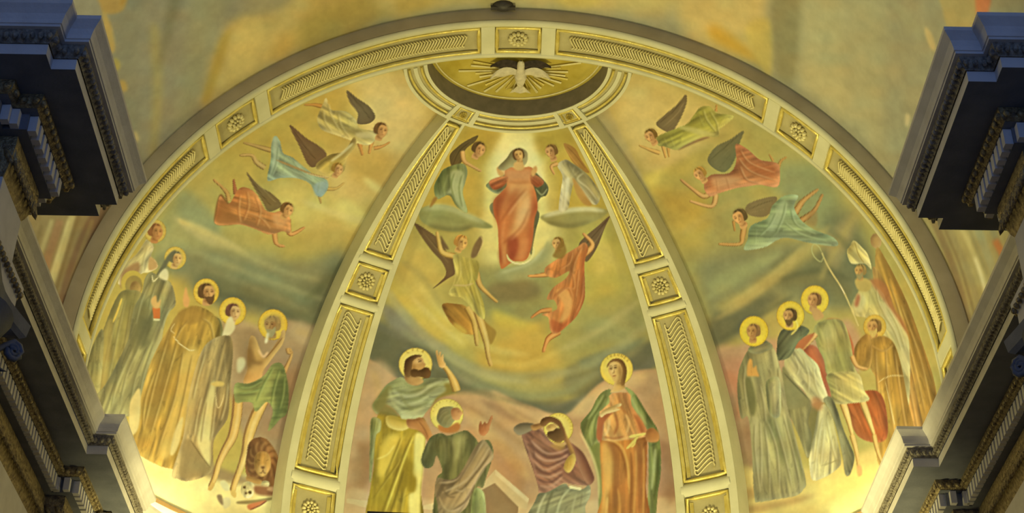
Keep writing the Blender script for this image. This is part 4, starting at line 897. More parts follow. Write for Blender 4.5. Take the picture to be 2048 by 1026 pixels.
F('9c9c64', '740,130 830,110 860,150 810,260 780,330 760,250', 6, .7); F('50522f', '640,200 700,220 740,400 700,460 660,400', 7, .6); F('43462a', '490,320 560,220 600,270 560,370 510,390', 6, .6)
for c_, w_, p_ in (('4a4c2c', 4, '700,150 730,250 720,380 690,450'), ('8c8c5c', 4, '730,140 760,260 750,380'), ('a6a66e', 4, '800,130 790,240 770,330'), ('4a4c2c', 4, '880,130 860,230 820,330'), ('8a8a5c', 3, '560,170 520,260 500,340'), ('474928', 4, '620,150 610,230 630,330'), ('5a5c36', 4, '840,150 880,220'), ('94945f', 3, '660,150 680,260 670,380')): K(c_, w_, p_, .55, 1.5)
part('mantle'); F('8d7a58', '1000,168 1052,230 1084,300 1062,352 1002,402 942,502 902,602 862,722 790,800 760,900 640,900 610,700 588,600 610,490 682,502 762,490 832,402 892,290 942,210', shade=(4, 4, 9, '64553b', 'b2a07c'))
for c_, w_, p_ in (('b8a682', 4.5, '1000,186 902,330 782,500 624,530'), ('5f5038', 4, '960,230 870,380 770,520 640,560'), ('b4a27e', 4.5, '1044,236 962,380 832,524 652,612'), ('5f5038', 4, '1050,290 940,440 820,580 690,640'), ('bca688', 4, '1062,310 982,442 902,574 822,722 720,770'), ('60513a', 4, '930,540 850,680 740,760'), ('a8966e', 3, '620,640 670,740 740,780'), ('5f5038', 3, '640,560 700,640 760,650'), ('b4a27e', 3, '760,590 820,600 850,570')): K(c_, w_, p_, .7, 1)
F('98a668', '932,580 992,600 1014,700 1010,900 890,900 905,700', 1.2, .9, shade=(3, 0, 4, '707c44', 'b8c48c'))
part('hand'); F('b06e42', '965,112 958,60 974,8 990,40 1008,14 1030,30 1064,-34 1074,-18 1052,50 1042,92 1002,134', .9, shade=(2, 2, 4, '7c4628', 'cc9262')); K('74402a', 1.3, '988,44 994,100', .7); K('74402a', 1.3, '1012,40 1016,90', .7)
fig('C', 'painted_saint', 'painted crouching man in purple mantle shielding his head with one arm')
T(1010, 810, 3.63)
part('halo'); O('a08838', 388, 168, 108, 112); O('d6c562', 388, 168, 104, 108, own=False); O('dfd27c', 388, 170, 84, 88, own=False, alpha=.5, soft=2)
for k_ in range(10): a_ = math.radians(-40+k_*15); K('8c7434', 1.1, [(388+86*math.sin(a_), 168-90*math.cos(a_)), (388+100*math.sin(a_+.03), 168-104*math.cos(a_+.03))], .55, taper=False)
part(''); F('92624c', '124,232 140,195 250,170 292,212 350,282 420,302 462,270 502,290 562,350 622,470 646,540 612,582 560,582 470,572 430,562 380,592 310,632 250,638 240,590 200,460 160,350', shade=(4, 3, 12, '68433a', 'b48a70'))
for c_, w_, p_ in (('c09680', 4.5, '180,250 290,345 380,348 462,315'), ('63403a', 4.5, '190,290 290,375 390,372 460,340'), ('c09680', 4.5, '195,330 285,402 400,392 460,355'), ('63403a', 4.5, '200,370 290,440 400,412 455,380'), ('bc927a', 4.5, '205,400 290,472 400,425 440,400'), ('63403a', 4.5, '220,450 310,500 420,450'), ('bc927a', 4.5, '232,500 320,524 420,480'), ('63403a', 4.5, '240,540 330,560 420,500'), ('b88e76', 4.5, '250,585 330,592 420,520'), ('6a463c', 5, '150,220 200,300 210,380'), ('a87c66', 4, '140,250 190,380 230,520'), ('9c6c56', 5, '250,190 280,260 350,310')): K(c_, w_, p_, .65, 1)
part('arm'); F('7a6d56', '64,182 80,150 130,130 200,135 222,160 160,200 100,216', 1.1, shade=(0, 4, 5, '524838', '9a8c70')); F('976c3e', '190,150 260,130 300,98 346,88 324,122 282,152 212,186', 1, shade=(0, 4, 4, '68472a', 'b88e58')); F('83543f', '470,286 560,340 622,460 646,540 600,575 545,480 512,392', 1.2, shade=(-4, 2, 6, '5c382e', 'a67a60')); F('9c7040', '425,160 446,220 486,300 512,370 486,372 460,310 430,240', 1, shade=(3, 0, 4, '6a482a', 'b88c54'))
part('head'); F('6e4a2a', '256,142 270,100 330,84 392,108 424,160 444,262 410,240 392,160 330,124 290,154', .9, shade=(3, 3, 5, '4a301a', '906a40')); F('c6a25e', '298,164 338,136 382,150 374,190 330,204', .8, shade=(2, 3, 4, '94703c', 'dcc07c')); F('5e4226', '312,196 350,186 376,168 412,182 428,240 394,276 340,256 306,224', .9, shade=(3, 3, 5, '402a16', '80603a')); K('3a2412', 1.8, '318,162 334,166', .8); K('3a2412', 1.8, '352,158 368,160', .8); K('7c4428', 1.6, '336,196 360,190', .7); F('b8944c', '330,290 400,270 440,300 400,330 350,310', 2.5, .6)
part('hand'); F('c49c4a', '428,462 438,412 468,370 500,356 514,400 492,462 460,492', .9, shade=(2, 2, 4, '8e6c30', 'dcc070')); K('8a6428', 1.2, '456,410 452,470', .6); K('8a6428', 1.2, '478,400 474,466', .6)
part('skirt'); F('898663', '250,640 310,632 430,572 470,602 560,612 612,582 618,660 582,740 560,900 150,900 218,700', shade=(4, 2, 9, '626046', 'aaa784'))
for c_, w_, p_ in (('c4c096', 4.5, '300,640 250,740 220,860'), ('5e5c42', 5, '350,620 310,720 280,860'), ('bcbc90', 4.5, '470,610 405,690 360,860'), ('5e5c42', 5, '420,640 370,740'), ('a4a27c', 4, '520,640 490,760 480,860'), ('625f46', 5, '560,640 545,740'), ('b4b48c', 3, '430,620 500,606')): K(c_, w_, p_, .7, 1)
part('book'); F('dacf98', '464,584 556,602 550,620 470,606', .6, sm=False)
fig('C', 'painted_saint', 'painted young saint in orange robe and green cloak with a hand on the chest')
T(1150, 690, 4.356)
part('halo'); O('a48c3c', 362, 212, 144, 142); O('dac65a', 362, 212, 140, 138, own=False); O('e0d070', 362, 214, 112, 110, own=False, alpha=.5, soft=2); arc_text('IOANNES', 362, 212, 124, -38, 52, 22, '8c7434')
part('cloak'); F('7b8146', '310,390 240,410 190,470 140,570 80,640 48,690 60,760 100,850 150,960 200,860 190,760 200,640 300,500', shade=(4, 2, 9, '555c30', '9ea468')); F('70783f', '430,365 500,400 560,480 620,580 680,670 722,750 745,900 748,1100 720,1300 690,1600 630,1600 640,1200 640,800 600,690 540,600 490,510 470,420', shade=(-4, 2, 9, '4e562c', '9ca468'))
for c_, w_, p_ in (('545c30', 4, '270,440 210,540 140,650 110,740'), ('a2a86c', 4, '250,430 190,540 110,650'), ('98a064', 4, '160,660 130,760 150,880'), ('545a2e', 4, '200,600 170,720 180,840'), ('a8ac70', 4, '480,430 540,560 620,690'), ('4c522a', 4, '520,430 600,570 680,700'), ('b2ba80', 6, '700,900 690,1040 668,1260'), ('4a5028', 5, '735,900 720,1100 690,1350')): K(c_, w_, p_, .65, 1)
T(1150, 850, 4.456); part('cloak'); F('74793e', '150,190 232,170 238,420 240,640 215,760 200,480 140,240', 1, .9); K('cabb80', 5, '44,70 140,244 206,460 212,660', .8, 1)
part(''); F('b97c3a', '230,120 300,110 440,70 520,60 630,110 642,300 632,560 640,900 210,900 240,640 235,420 225,250', shade=(-5, 2, 10, '8e562c', None)); F('daac5c', '236,180 330,200 346,330 330,540 290,640 270,890 222,890 250,600', 4, .85); F('8d5830', '286,150 350,180 392,300 402,500 372,720 330,720 350,500 346,300', 5, .85); F('a4683a', '520,200 600,200 620,500 600,880 540,880 530,500', 7, .6); F('9a6034', '420,400 470,420 470,880 420,880', 6, .6)
for c_, w_, p_ in (('d6a858', 5, '300,130 402,180 452,280 476,420 484,620'), ('8a5228', 4, '330,150 400,220 440,330 460,480'), ('cf9a50', 4, '540,220 545,420 530,700 520,860'), ('88522a', 4.5, '500,240 505,460 490,860'), ('d09c52', 4, '610,200 615,460 605,860'), ('e2b868', 4, '290,640 280,760 270,880'), ('935c30', 4, '580,180 580,420 570,800'), ('c89048', 4, '380,560 400,700 395,860'), ('7c4826', 4, '310,700 300,860')): K(c_, w_, p_, .7, 1)
T(1150, 690, 4.356); F('cc9654', '310,430 470,420 492,520 542,600 604,700 612,800 240,830 256,710 210,600 240,560 300,500', shade=(-4, 3, 10, '9c6236', 'e0b878')); F('a4603a', '195,690 215,610 330,585 300,620 252,684 232,830 188,810', 1.2, .95); F('a8643a', '540,600 604,700 610,780 560,760 540,690', 3, .8)
for c_, w_, p_ in (('e2bc7c', 5, '330,450 330,540'), ('a46a38', 4, '380,440 400,540 470,620'), ('e4c084', 5, '300,640 290,730 260,790'), ('9c5e34', 5, '350,600 370,700 340,780'), ('dfb674', 5, '440,600 470,680 450,770'), ('985a32', 5, '510,600 560,690 590,770'), ('a06236', 4, '250,800 340,815 430,795'), ('e0b46c', 4, '260,820 360,835 470,800'), ('985c32', 4, '420,430 450,520')): K(c_, w_, p_, .65, 1.2)
part('hand'); F('d8b672', '216,604 262,560 330,530 392,508 404,528 362,550 394,560 342,582 270,602 232,630', .8, shade=(2, 3, 4, 'a07c44', 'ecd498')); K('94683a', 1.3, '340,545 390,530', .6); K('94683a', 1.3, '330,562 380,556', .6)
T(1150, 850, 4.456); F('b37840', '630,104 640,50 690,28 742,70 744,140 680,154 640,140', 1, shade=(2, 3, 5, '7e4e28', 'd09a5c')); part('sash'); K('dece70', 6, '632,76 560,92 480,106', .9, .8, own=True); K('d8c868', 5, '566,94 512,160 458,214', .85, .8, own=True); K('d8c868', 3.5, '540,120 530,170 500,200', .8, .8); K('a08c40', 1.5, '600,90 540,110 500,150', .6)
T(1150, 690, 4.356); part('head'); F('caa660', '350,325 420,330 432,372 382,402 308,412 332,380', .9, shade=(-3, 2, 4, '8e6c3a', 'dcc080')); F('765428', '278,196 286,164 320,128 362,116 412,132 444,184 450,250 436,320 420,352 396,330 404,220 380,160 330,146 300,170', .9, shade=(-3, 3, 5, '50361a', '98733e')); F('cfae68', '290,200 306,158 350,144 392,164 412,222 402,292 376,334 344,322 318,282 294,238', .8); F('9a743f', '384,168 412,222 408,300 384,336 362,330 382,282 376,220', 2, .8); F('e2c888', '308,170 348,156 352,210 336,260 318,250 304,214', 2.5, .6)
for ex, ey in ((314, 206), (352, 198)): O('7c5a30', ex, ey, 15, 9, -8, 1, .8, False); K('3a2412', 1.5, [(ex-12, ey+1), (ex, ey-3), (ex+12, ey+1)], .9); K('5a3c1e', 1.4, [(ex-15, ey-17), (ex, ey-22), (ex+16, ey-17)], .7)
K('ecd6a0', 2.2, '330,205 326,238', .8); K('8a6436', 1.8, '340,215 340,240 326,245', .7); K('8a4628', 1.8, '328,272 342,270 360,272', .8); K('a07a44', 1.5, '334,286 354,286', .5); K('e0c888', 2, '330,296 346,312', .5, 1)
# ------------------------------------------------------------------ flying angels, hermit side
T(380, 160, 3.017)
fig('L', 'painted_angel', 'painted angel in cream robe flying with dark raised wing near the oculus')
wing('69593e', '473c28', '8a7a56', '946,62 1010,110 1082,160 1118,222 1080,262 1010,262 1012,200 962,130', '960,80 1040,170 1090,240;970,100 1030,200')
part('leg'); limb('ac8240', '7a562c', 7, '800,160 750,150 690,150'); part('arm'); limb('c49450', '8a5c30', 8, '1100,350 1090,400 1080,445'); limb('c08c48', '8a5c30', 8, '1020,370 1030,410 1040,455'); limb('c49450', '8a5c30', 6, '1110,412 1160,400 1205,375')
part(''); F('b6a660', '778,200 800,150 822,108 850,178 940,190 1000,240 1022,290 1112,312 1122,352 1080,392 1010,382 962,362 880,332 800,302 768,245', shade=(4, 4, 9, '877740', 'd4c88e')); folds('8a7a40', 'd6ca92', ['830,140 850,220 900,310', '800,180 810,250 850,310', '890,200 910,280 960,350', '950,220 960,300', '1010,280 1060,350', '840,320 860,330'], 2.6)
F('d2c690', '1000,320 1100,315 1112,345 1020,350', 2, .7); head(1152, 305, 42, hair='6a4e2c', face=1, tilt=15)
fig('L', 'painted_angel', 'painted angel in golden brown half hidden behind the blue-robed angel')
wing('685034', '463420', '8a7046', '600,270 702,350 782,400 825,450 792,502 722,522 660,402', '620,300 700,410 760,480;640,320 740,430;650,360 720,470')
part(''); F('a68e46', '760,512 842,452 930,430 988,346 1000,390 950,470 930,542 880,582 800,562', shade=(3, 4, 7, '786430', 'c8b068')); K('d2c690', 5, '850,492 920,440 985,380', .8, 1); head(890, 540, 36, hair='94702f', face=1, tilt=20)
fig('L', 'painted_angel', 'painted angel in pale blue robe flying with bent legs')
part('leg'); limb('a68a4c', '6e5630', 8, '490,425 410,402 322,378', 'bfa468'); limb('b09252', '745a32', 9, '450,530 400,495 372,455 300,455', 'c4aa6c'); part('arm'); limb('c0a058', '86683a', 6, '820,655 880,655 930,620'); limb('b89650', '7e6034', 7, '775,680 790,745')
part(''); F('8b9a7a', '512,338 542,370 562,440 622,470 692,530 762,580 822,600 832,652 792,704 758,684 720,622 640,592 540,592 468,604 488,480 490,400', shade=(4, 4, 9, '667656', 'adbca0')); F('93a6a0', '750,630 820,610 828,650 790,700 755,690', 2, .8); F('a9b69a', '500,350 530,370 530,480 490,580 480,580 500,470', 2, .8)
folds('687a5c', 'b4c2a8', ['530,400 520,500 490,580', '570,460 560,560', '620,490 680,560 740,600', '560,520 640,560 720,600', '780,620 770,680'], 2.6); K('9a8050', 4, '520,482 640,530 740,570 835,592', .85, .6); K('c8b480', 2, '700,560 770,580 832,588', .8)
fig('L', 'painted_angel', 'painted angel in orange robe diving with praying hands')
part('leg'); limb('b08c4c', '745430', 8, '235,730 215,670 140,600', 'c4a468'); limb('94603c', '6a4028', 7, '275,690 268,640 262,600'); F('7e5a30', '160,870 150,800 182,690 232,740 280,780 290,860', 1)
wing('72603c', '4e4028', '948458', '340,555 420,640 502,690 552,750 522,782 470,792 440,740 380,640', '360,590 430,690 490,760;380,600 470,690 520,740')
part('arm'); limb('c89450', '8e5c30', 10, '590,840 605,930 690,890', 'dcb070'); limb('c48e4c', '8e5c30', 9, '510,900 520,985 570,1005', 'd8ac6c')
part(''); F('bf8046', '158,872 162,800 182,700 232,750 292,660 342,650 402,690 452,780 502,800 562,790 602,832 602,922 560,912 480,932 400,902 300,872', shade=(4, 4, 10, '90542c', 'd8a468')); F('8a5a30', '165,865 165,790 190,720 250,790 285,860', 3, .7)
folds('965a30', 'dcac70', ['300,690 290,780 300,860', '340,670 350,760 320,850', '390,700 420,790 400,880', '450,800 440,880', '330,800 420,830 480,900', '510,820 520,900', '350,700 400,760'], 2.8); F('d2a06a', '500,810 570,800 590,850 560,890 510,870', 3, .7)
head(585, 785, 40, hair='6a4c28', face=1, tilt=25)
# ------------------------------------------------------------------ flying angels, bishop side
T(1220, 160, 3.017)
fig('R', 'painted_angel', 'painted angel in olive-yellow robe bowing in flight near the oculus')
wing('72603e', '4e402a', '907c54', '278,262 330,210 402,150 456,88 462,140 422,240 372,312 320,302', '300,260 380,190 440,120;320,280 400,210 450,130;345,300 410,230')
part('arm'); limb('c49c54', '8a6834', 8, '320,400 335,470'); limb('c8a45c', '8a6834', 7, '300,440 240,420 175,395'); limb('c09850', '866430', 7, '350,410 355,465'); part('leg'); limb('b88e4c', '80602e', 6, '640,190 642,150')
part(''); F('9a923e', '288,342 402,292 470,260 540,170 602,160 642,200 722,210 745,228 662,300 652,342 562,342 450,402 400,422 330,402 290,392', shade=(4, 4, 9, '716c2a', 'c2ba6c')); F('bcb468', '420,280 520,290 640,330 560,335 440,300', 2, .8); F('7c5c3c', '460,390 540,355 600,345 500,385 410,425', 1, .8)
folds('726e2c', 'c8c07a', ['560,180 580,240 640,320', '530,210 560,280', '600,190 640,260 650,320', '320,350 340,400', '360,340 380,400', '690,220 650,280'], 2.6); head(248, 340, 40, hair='745828', face=-1, tilt=-30)
fig('R', 'painted_angel', 'painted angel in red-orange robe with dark wing and clasped hands')
wing('6a6644', '4a482e', '8a8660', '588,482 640,402 722,360 806,306 782,382 752,482 702,552 640,542', '610,480 700,400 780,330;630,500 720,420;660,530 740,430')
part('arm'); limb('c09454', '866034', 9, '600,690 560,700 500,660 425,600', 'd4b074'); limb('c49858', '8a6436', 9, '640,690 612,762 480,730', 'd8b478'); part('leg'); limb('b08a4c', '7a5c30', 6, '985,490 960,450'); limb('b08a4c', '7a5c30', 6, '1015,530 1030,490 1065,465')
part(''); F('b47044', '578,602 620,570 722,560 762,490 760,388 832,420 902,480 1002,500 1024,540 1012,642 902,632 832,642 762,652 662,682 602,702 568,652', shade=(4, 4, 10, '864a2c', 'd09c6e')); F('cf9c6c', '610,590 720,580 800,600 720,640 640,650', 4, .7); F('a05834', '800,480 900,520 1000,530 990,580 880,560', 4, .6)
folds('8a4c2c', 'd6a878', ['780,420 840,500 990,560', '770,470 840,550 1000,610', '780,520 820,600 900,625', '640,600 650,670', '700,590 720,660', '850,440 930,510'], 2.8); head(545, 570, 40, hair='a27c38', face=-1, tilt=-35)
fig('R', 'painted_angel', 'painted angel in sea-green robe stretching an arm with legs bent up')
wing('7a6a46', '54482e', '9c8c60', '818,792 830,752 902,720 1002,704 992,762 940,822 860,822', '840,780 920,745 985,725;850,800 930,780')
part('arm'); limb('b89050', '80602f', 10, '812,860 800,940 780,990 655,990', 'cca868'); limb('b08848', '7a5a2e', 7, '745,850 752,912'); part('leg'); limb('b28a4e', '7c5a30', 11, '1115,805 1165,730 1255,660', 'c8a468'); limb('a88048', '74542c', 10, '1150,850 1230,790 1282,690', 'c09a60')
part(''); F('8a9a6e', '830,962 850,882 950,832 980,760 1050,700 1135,698 1110,762 1150,842 1230,902 1350,952 1365,1002 1200,982 1050,952 950,1002 870,1022 808,1022', shade=(4, 4, 10, '64744c', 'aebc94')); F('a8b890', '960,840 1010,760 1060,720 1060,800 1010,890 960,920', 4, .7)
folds('667850', 'b6c49e', ['1060,740 1040,830 1000,920', '1090,780 1120,870 1240,930', '1000,800 960,880 900,940', '1050,860 1150,930 1300,970', '880,900 870,990', '1020,900 960,960'], 2.8); F('8a6c40', '1180,860 1240,880 1250,800 1220,790', 2, .5); head(785, 830, 46, hair='58482a', face=-1, tilt=-25)
# ------------------------------------------------------------------ saints, hermit side (back row first)
T(180, 430, 4.104)
fig('L', 'painted_saint', 'painted white-veiled saint highest in the row beside the arch')
part(''); F('c9bb84', '230,560 300,400 382,320 442,230 472,200 522,260 502,340 540,380 552,432 482,470 422,482 330,560', shade=(4, 4, 10, '988a58', 'd8cc9c')); F('b8945f', '490,345 540,378 552,432 482,452', 1); F('96744c', '248,540 280,450 395,385 405,470 330,530 260,600', 1.5, .9); folds('a0925e', 'dcd0a0', ['400,330 360,400', '470,260 440,360 420,470'], 2.4)
head(540, 140, 62, skin='b8844e', hair='8c5c34', face=1, tilt=8, halo=('c4a850', 92, 'ccb464', '96783a'))
fig('L', 'painted_saint', 'painted shadowy haloed saint holding a gilt candle at the end of the row')
part('halo'); O('b4a04c', 350, 560, 95, 105); O('8c7c46', 360, 580, 72, 84, own=False, alpha=.9); part('head'); O('9c8048', 372, 600, 45, 58, shade=(3, 3, 5, '6c5430', 'b89c60')); K('4a3018', 1, '355,590 370,588', .6); K('4a3018', 1, '382,592 395,594', .6)
T(0, 0, 1); part(''); F('8c8149', '238,588 262,580 284,590 280,640 258,720 240,850 190,850 182,780 196,700 214,640', shade=(4, 2, 8, '6a6238', 'a89c64')); folds('685e36', 'b0a66c', ['250,600 232,680 212,780', '262,610 244,720 228,830', '272,620 256,700', '235,620 215,700 200,780', '226,690 206,800'], 2.6, .6, 2)
F('a6904e', '196,700 214,645 226,650 214,760 198,830 184,800', 2, .6); part('candle'); K('d4b654', 4, '244,596 236,620 226,645', .9, own=True)
fig('L', 'painted_saint', 'painted robed figure in dull green behind the arch edge'); F('8c8450', '164,760 186,690 206,660 204,740 190,840 168,840', 1, shade=(3, 1, 6, '6a6238', 'a89e68')); folds('686038', 'b0a670', ['190,700 180,790', '200,690 190,800'], 2.4)
T(180, 430, 4.104)
fig('L', 'painted_nun', 'painted nun in grey habit holding a small red book')
head(705, 360, 55, skin='c8a668', hair='6b6548', face=1, tilt=10, halo=('c6aa4c', 90, 'ccb460', '967a38')); F('66634a', '530,520 580,430 640,330 700,285 690,320 650,380 610,450 560,540', 1)
part(''); F('8b8659', '500,470 560,500 642,540 682,600 702,730 650,800 612,900 575,1100 480,1560 420,1640 -60,1640 120,1400 240,1180 312,1026 332,900 362,760 422,650 452,520', shade=(4, 3, 12, '605c3c', 'a49e72'))
F('64613e', '380,780 460,700 480,800 440,940 380,1100 330,1100', 5, .7); F('56553a', '420,860 520,850 520,960 470,1080 400,1080', 5, .7)
folds('605d3c', 'a8a478', ['480,560 420,700 370,900', '540,560 500,680 480,780', '400,1080 300,1300 240,1560', '470,1080 370,1340 320,1600', '520,1060 440,1300 380,1600', '340,1100 220,1380 170,1580', '600,640 590,740', '650,620 640,740'], 2.6, .6, 2)
part('wimple'); F('cfc698', '562,502 612,440 642,470 632,538', 1); K('d8cfa0', 2, '510,490 520,545 560,510', .9, own=True)
part('book'); F('bb6a36', '512,758 576,762 575,850 522,850', .7, sm=False); F('d0c494', '520,850 575,855 572,868 522,866', .6, sm=False); part('hand'); F('c8a060', '500,700 540,660 555,720 580,690 570,760 520,760', 1)
T(0, 0, 1)
fig('L', 'painted_monk', 'painted bearded monk in brown habit with white cord and raised hand')
part('cloak'); F('787044', '408,640 440,640 446,700 430,760 404,850 388,930 352,925 380,820 400,720', 1, shade=(-4, 2, 6, '5c5634', '98905e'))
head(414, 586, 17, skin='b8905a', hair='5e4426', face=1, tilt=0, beard='5c4226', halo=('cbac40', 26, 'd4ba58', '967430'))
part(''); F('a6863c', '352,632 370,618 396,612 426,628 440,650 436,700 422,760 402,840 380,930 330,935 282,912 262,900 276,820 296,740 318,690 336,660', shade=(-5, 3, 8, '74602c', 'c6a656')); F('c9ac5c', '372,700 400,710 388,790 360,880 330,920 320,900 350,800', 4, .7); F('7a6230', '322,700 344,690 330,780 306,850 290,850 304,770', 4, .7)
folds('765e2c', 'd2b466', ['352,690 330,770 300,870', '366,700 350,790 318,890', '384,710 366,800 340,910', '398,712 384,800 360,910', '334,680 310,760 286,860', '376,640 360,660 350,680', '402,636 420,650 428,690', '340,660 325,700', '310,740 290,800 284,860'], 3, .6, 2.2)
F('8f7236', '356,626 384,612 410,628 400,644 370,648', 2, .7); part('cord'); K('d8c890', 1.8, '346,672 360,688 378,700 390,700', .95, own=True); K('d0be84', 1.6, '350,646 342,660 350,668', .8)
part('hand'); F('c89a5c', '366,600 368,586 372,574 376,590 379,600 376,614 368,612', 1)
F('c3b172', '262,800 280,778 278,850 262,870 258,830', 1, own=False); F('c8b87a', '350,860 366,834 360,880 348,908 340,905', 1, .8, own=False)
T(390, 560, 4.104)
fig('L', 'painted_nun', 'painted nun in tan habit and white wimple turning to the hermit')
head(315, 265, 62, skin='c8a46a', hair='6a4632', face=1, tilt=8, halo=('cfae3c', 112, 'd8bc54', '967430')); F('cfc394', '240,400 262,330 300,300 330,380 300,440 250,470 215,510 225,440', 1)
T(380, 780, 4.172); part(''); F('a08a58', '20,-90 100,-330 200,-430 330,-450 358,-340 350,-200 335,-60 330,60 310,240 200,420 190,650 120,720 -20,760 -100,740 -150,700 -60,400 -20,120', shade=(-5, 3, 10, '74623c', 'bca876'))
F('cfc484', '110,160 190,-80 210,60 180,260 172,420 170,600 150,640 100,540 60,420 80,300', 2, .85); F('88744a', '-60,440 10,420 120,580 170,650 120,700 -20,740 -90,700', 2, .8); F('b49c5c', '-30,130 60,-200 90,-260 80,-80 30,140 -10,300 -30,360', 3, .7)
folds('75623c', 'd6ca92', ['90,60 50,240 30,380', '140,100 110,280 90,440', '210,60 190,260 170,420', '250,40 230,240', '120,-300 60,-100 20,80', '200,-260 190,-60', '280,-300 290,-100', '310,-60 290,120 250,260'], 2.8, .6, 2.2)
K('6a5834', 2, '5,420 80,530 170,650', .8); part('cord'); K('d4c48c', 1.6, '215,20 220,110 235,150 260,120 290,30', .85, own=True); part('hand'); T(390, 560, 4.104); F('c8ac60', '130,850 190,830 240,845 225,870 160,872', 1); F('c9c49a', '350,650 400,640 415,690 370,760 345,740', 1.5, .85)
fig('L', 'painted_hermit', 'painted half-naked old hermit with white beard and green loincloth')
head(632, 375, 72, skin='a2834e', hair='9a7f4a', face=-1, tilt=0, beard='9c9468', halo=('d0ae3c', 122, 'd8bc54', '967430')); K('d8d2a8', 6, '600,430 590,480 580,520', .85, 1); F('8a7648', '560,330 600,300 700,290 690,330 620,330', 3, .5)
part('torso'); F('b28c4e', '452,470 492,468 530,560 572,640 690,480 712,420 742,420 722,520 650,620 600,690 560,742 530,830 400,845 430,740 432,600', shade=(5, 3, 8, '7a5830', 'd0b070')); F('7a5a32', '432,560 470,590 500,660 560,670 530,700 460,690 430,740', 3, .8); K('e0bc88', 5, '520,570 560,630 600,590', .7, 1); K('7a5630', 2.4, '580,640 650,560 720,470', .7); F('c89a58', '440,740 540,700 570,730 520,830 420,840', 4, .7)
part('arm'); limb('b48a50', '785430', 8, '690,850 740,740 790,620 775,560', 'ccaa6c'); limb('b08850', '785430', 7, '760,560 770,600 800,590')
T(380, 780, 4.172)
part('leg'); limb('c6a258', '86643a', 17, '402,40 388,220 352,390 292,500 240,610 205,730 165,822', 'dcc07c'); F('c8a45c', '190,770 205,790 178,838 150,830 160,800', .8); limb('cca85c', '88663a', 19, '610,90 535,250 488,390 464,520 420,650 374,770 352,850', 'e0c480'); F('ceb064', '340,840 375,835 388,880 372,900 345,875', .8)
part('loincloth'); T(390, 560, 4.104); F('737a44', '330,852 440,850 560,790 640,690 722,700 762,860 768,1000 750,1100 700,1140 600,1240 640,1080 590,1000 500,1080 470,1010 400,1000 330,1000', shade=(-5, 2, 9, '4c5430', 'a0a462')); F('a2a85c', '480,1000 540,870 600,800 640,860 560,980 500,1060', 4, .7); F('455430', '640,880 720,800 765,880 740,1000 690,1120 610,1220 660,1040', 4, .7)
folds('48582e', 'a8b46c', ['350,880 450,880 560,820', '360,930 460,920 560,880', '640,720 560,860 500,1000', '690,740 650,880 620,1040', '730,800 720,940 690,1060'], 2.8, .55, 2)
T(380, 780, 4.172)
fig('L', 'painted_lion', 'painted reddish lion resting at the hermit\'s feet')
F('7a5230', '470,560 490,450 545,400 625,402 690,470 735,560 762,680 742,820 650,800 560,775 490,745 462,660', shade=(4, 4, 10, '553620', '9c7040'))
for k_ in range(22):
    a_ = k_*2*PI/22; K('5a3a20' if k_ % 2 else 'a07844', 3, [(605+70*math.cos(a_), 590+80*math.sin(a_)), (605+105*math.cos(a_+.15), 590+125*math.sin(a_+.15)), (605+125*math.cos(a_+.4), 590+165*math.sin(a_+.4))], .6, 1)
part('face'); F('ac8444', '545,560 575,520 635,520 668,560 672,640 640,700 605,722 565,700 540,640', 1.2, shade=(3, 3, 6, '7c5628', 'c8a460')); F('c4a468', '580,630 635,630 645,680 605,712 568,682', 2, .7); K('3a2412', 2.4, '560,582 585,590', .8); K('3a2412', 2.4, '632,590 656,582', .8); F('4a2c18', '590,640 625,640 608,662', 1, .8, own=False); K('4a2c18', 1.6, '608,662 600,690 580,692', .7); K('4a2c18', 1.6, '608,662 618,690 638,690', .7)
part('paw'); F('a67c42', '480,720 540,735 600,760 590,785 520,770 470,745', 1, shade=(2, 3, 4, '74522c', 'c09a58'))
fig('L', 'painted_skull', 'painted skull and bones lying beside the lion'); F('cfc48c', '430,800 460,768 510,768 538,800 535,850 515,890 480,905 450,890 428,850', shade=(3, 3, 5, '9c8e5c', 'e0d8a8')); O('5e4c2c', 455, 812, 13, own=False); O('5e4c2c', 500, 855, 15, own=False); O('6a5634', 468, 860, 11, own=False); part('bone'); O('c4b880', 628, 785, 35, 28, shade=(2, 2, 4, '8a7c50', 'd8d0a0')); F('8a6040', '540,800 700,820 715,880 560,870', 1.5); F('c49c70', '640,830 690,805 715,830 700,850', 1)
fig('L', 'painted_book', 'painted red-edged book lying open by the skull'); F('8a7a4c', '400,930 560,915 715,890 715,905 560,945 410,950', 1); F('b8744a', '480,960 560,935 640,920 580,960 500,1000', 1); K('7c4a34', 3, '500,1000 580,965 640,925', .8)
fig('L', 'painted_rock', 'painted pale rocks under the hermit\'s feet'); F('ccc490', '250,770 290,755 325,800 320,840 280,830', 1); F('d2c894', '280,900 330,900 335,960 290,990 265,940', 1); F('8c7a58', '225,880 265,880 275,960 240,930', 1)
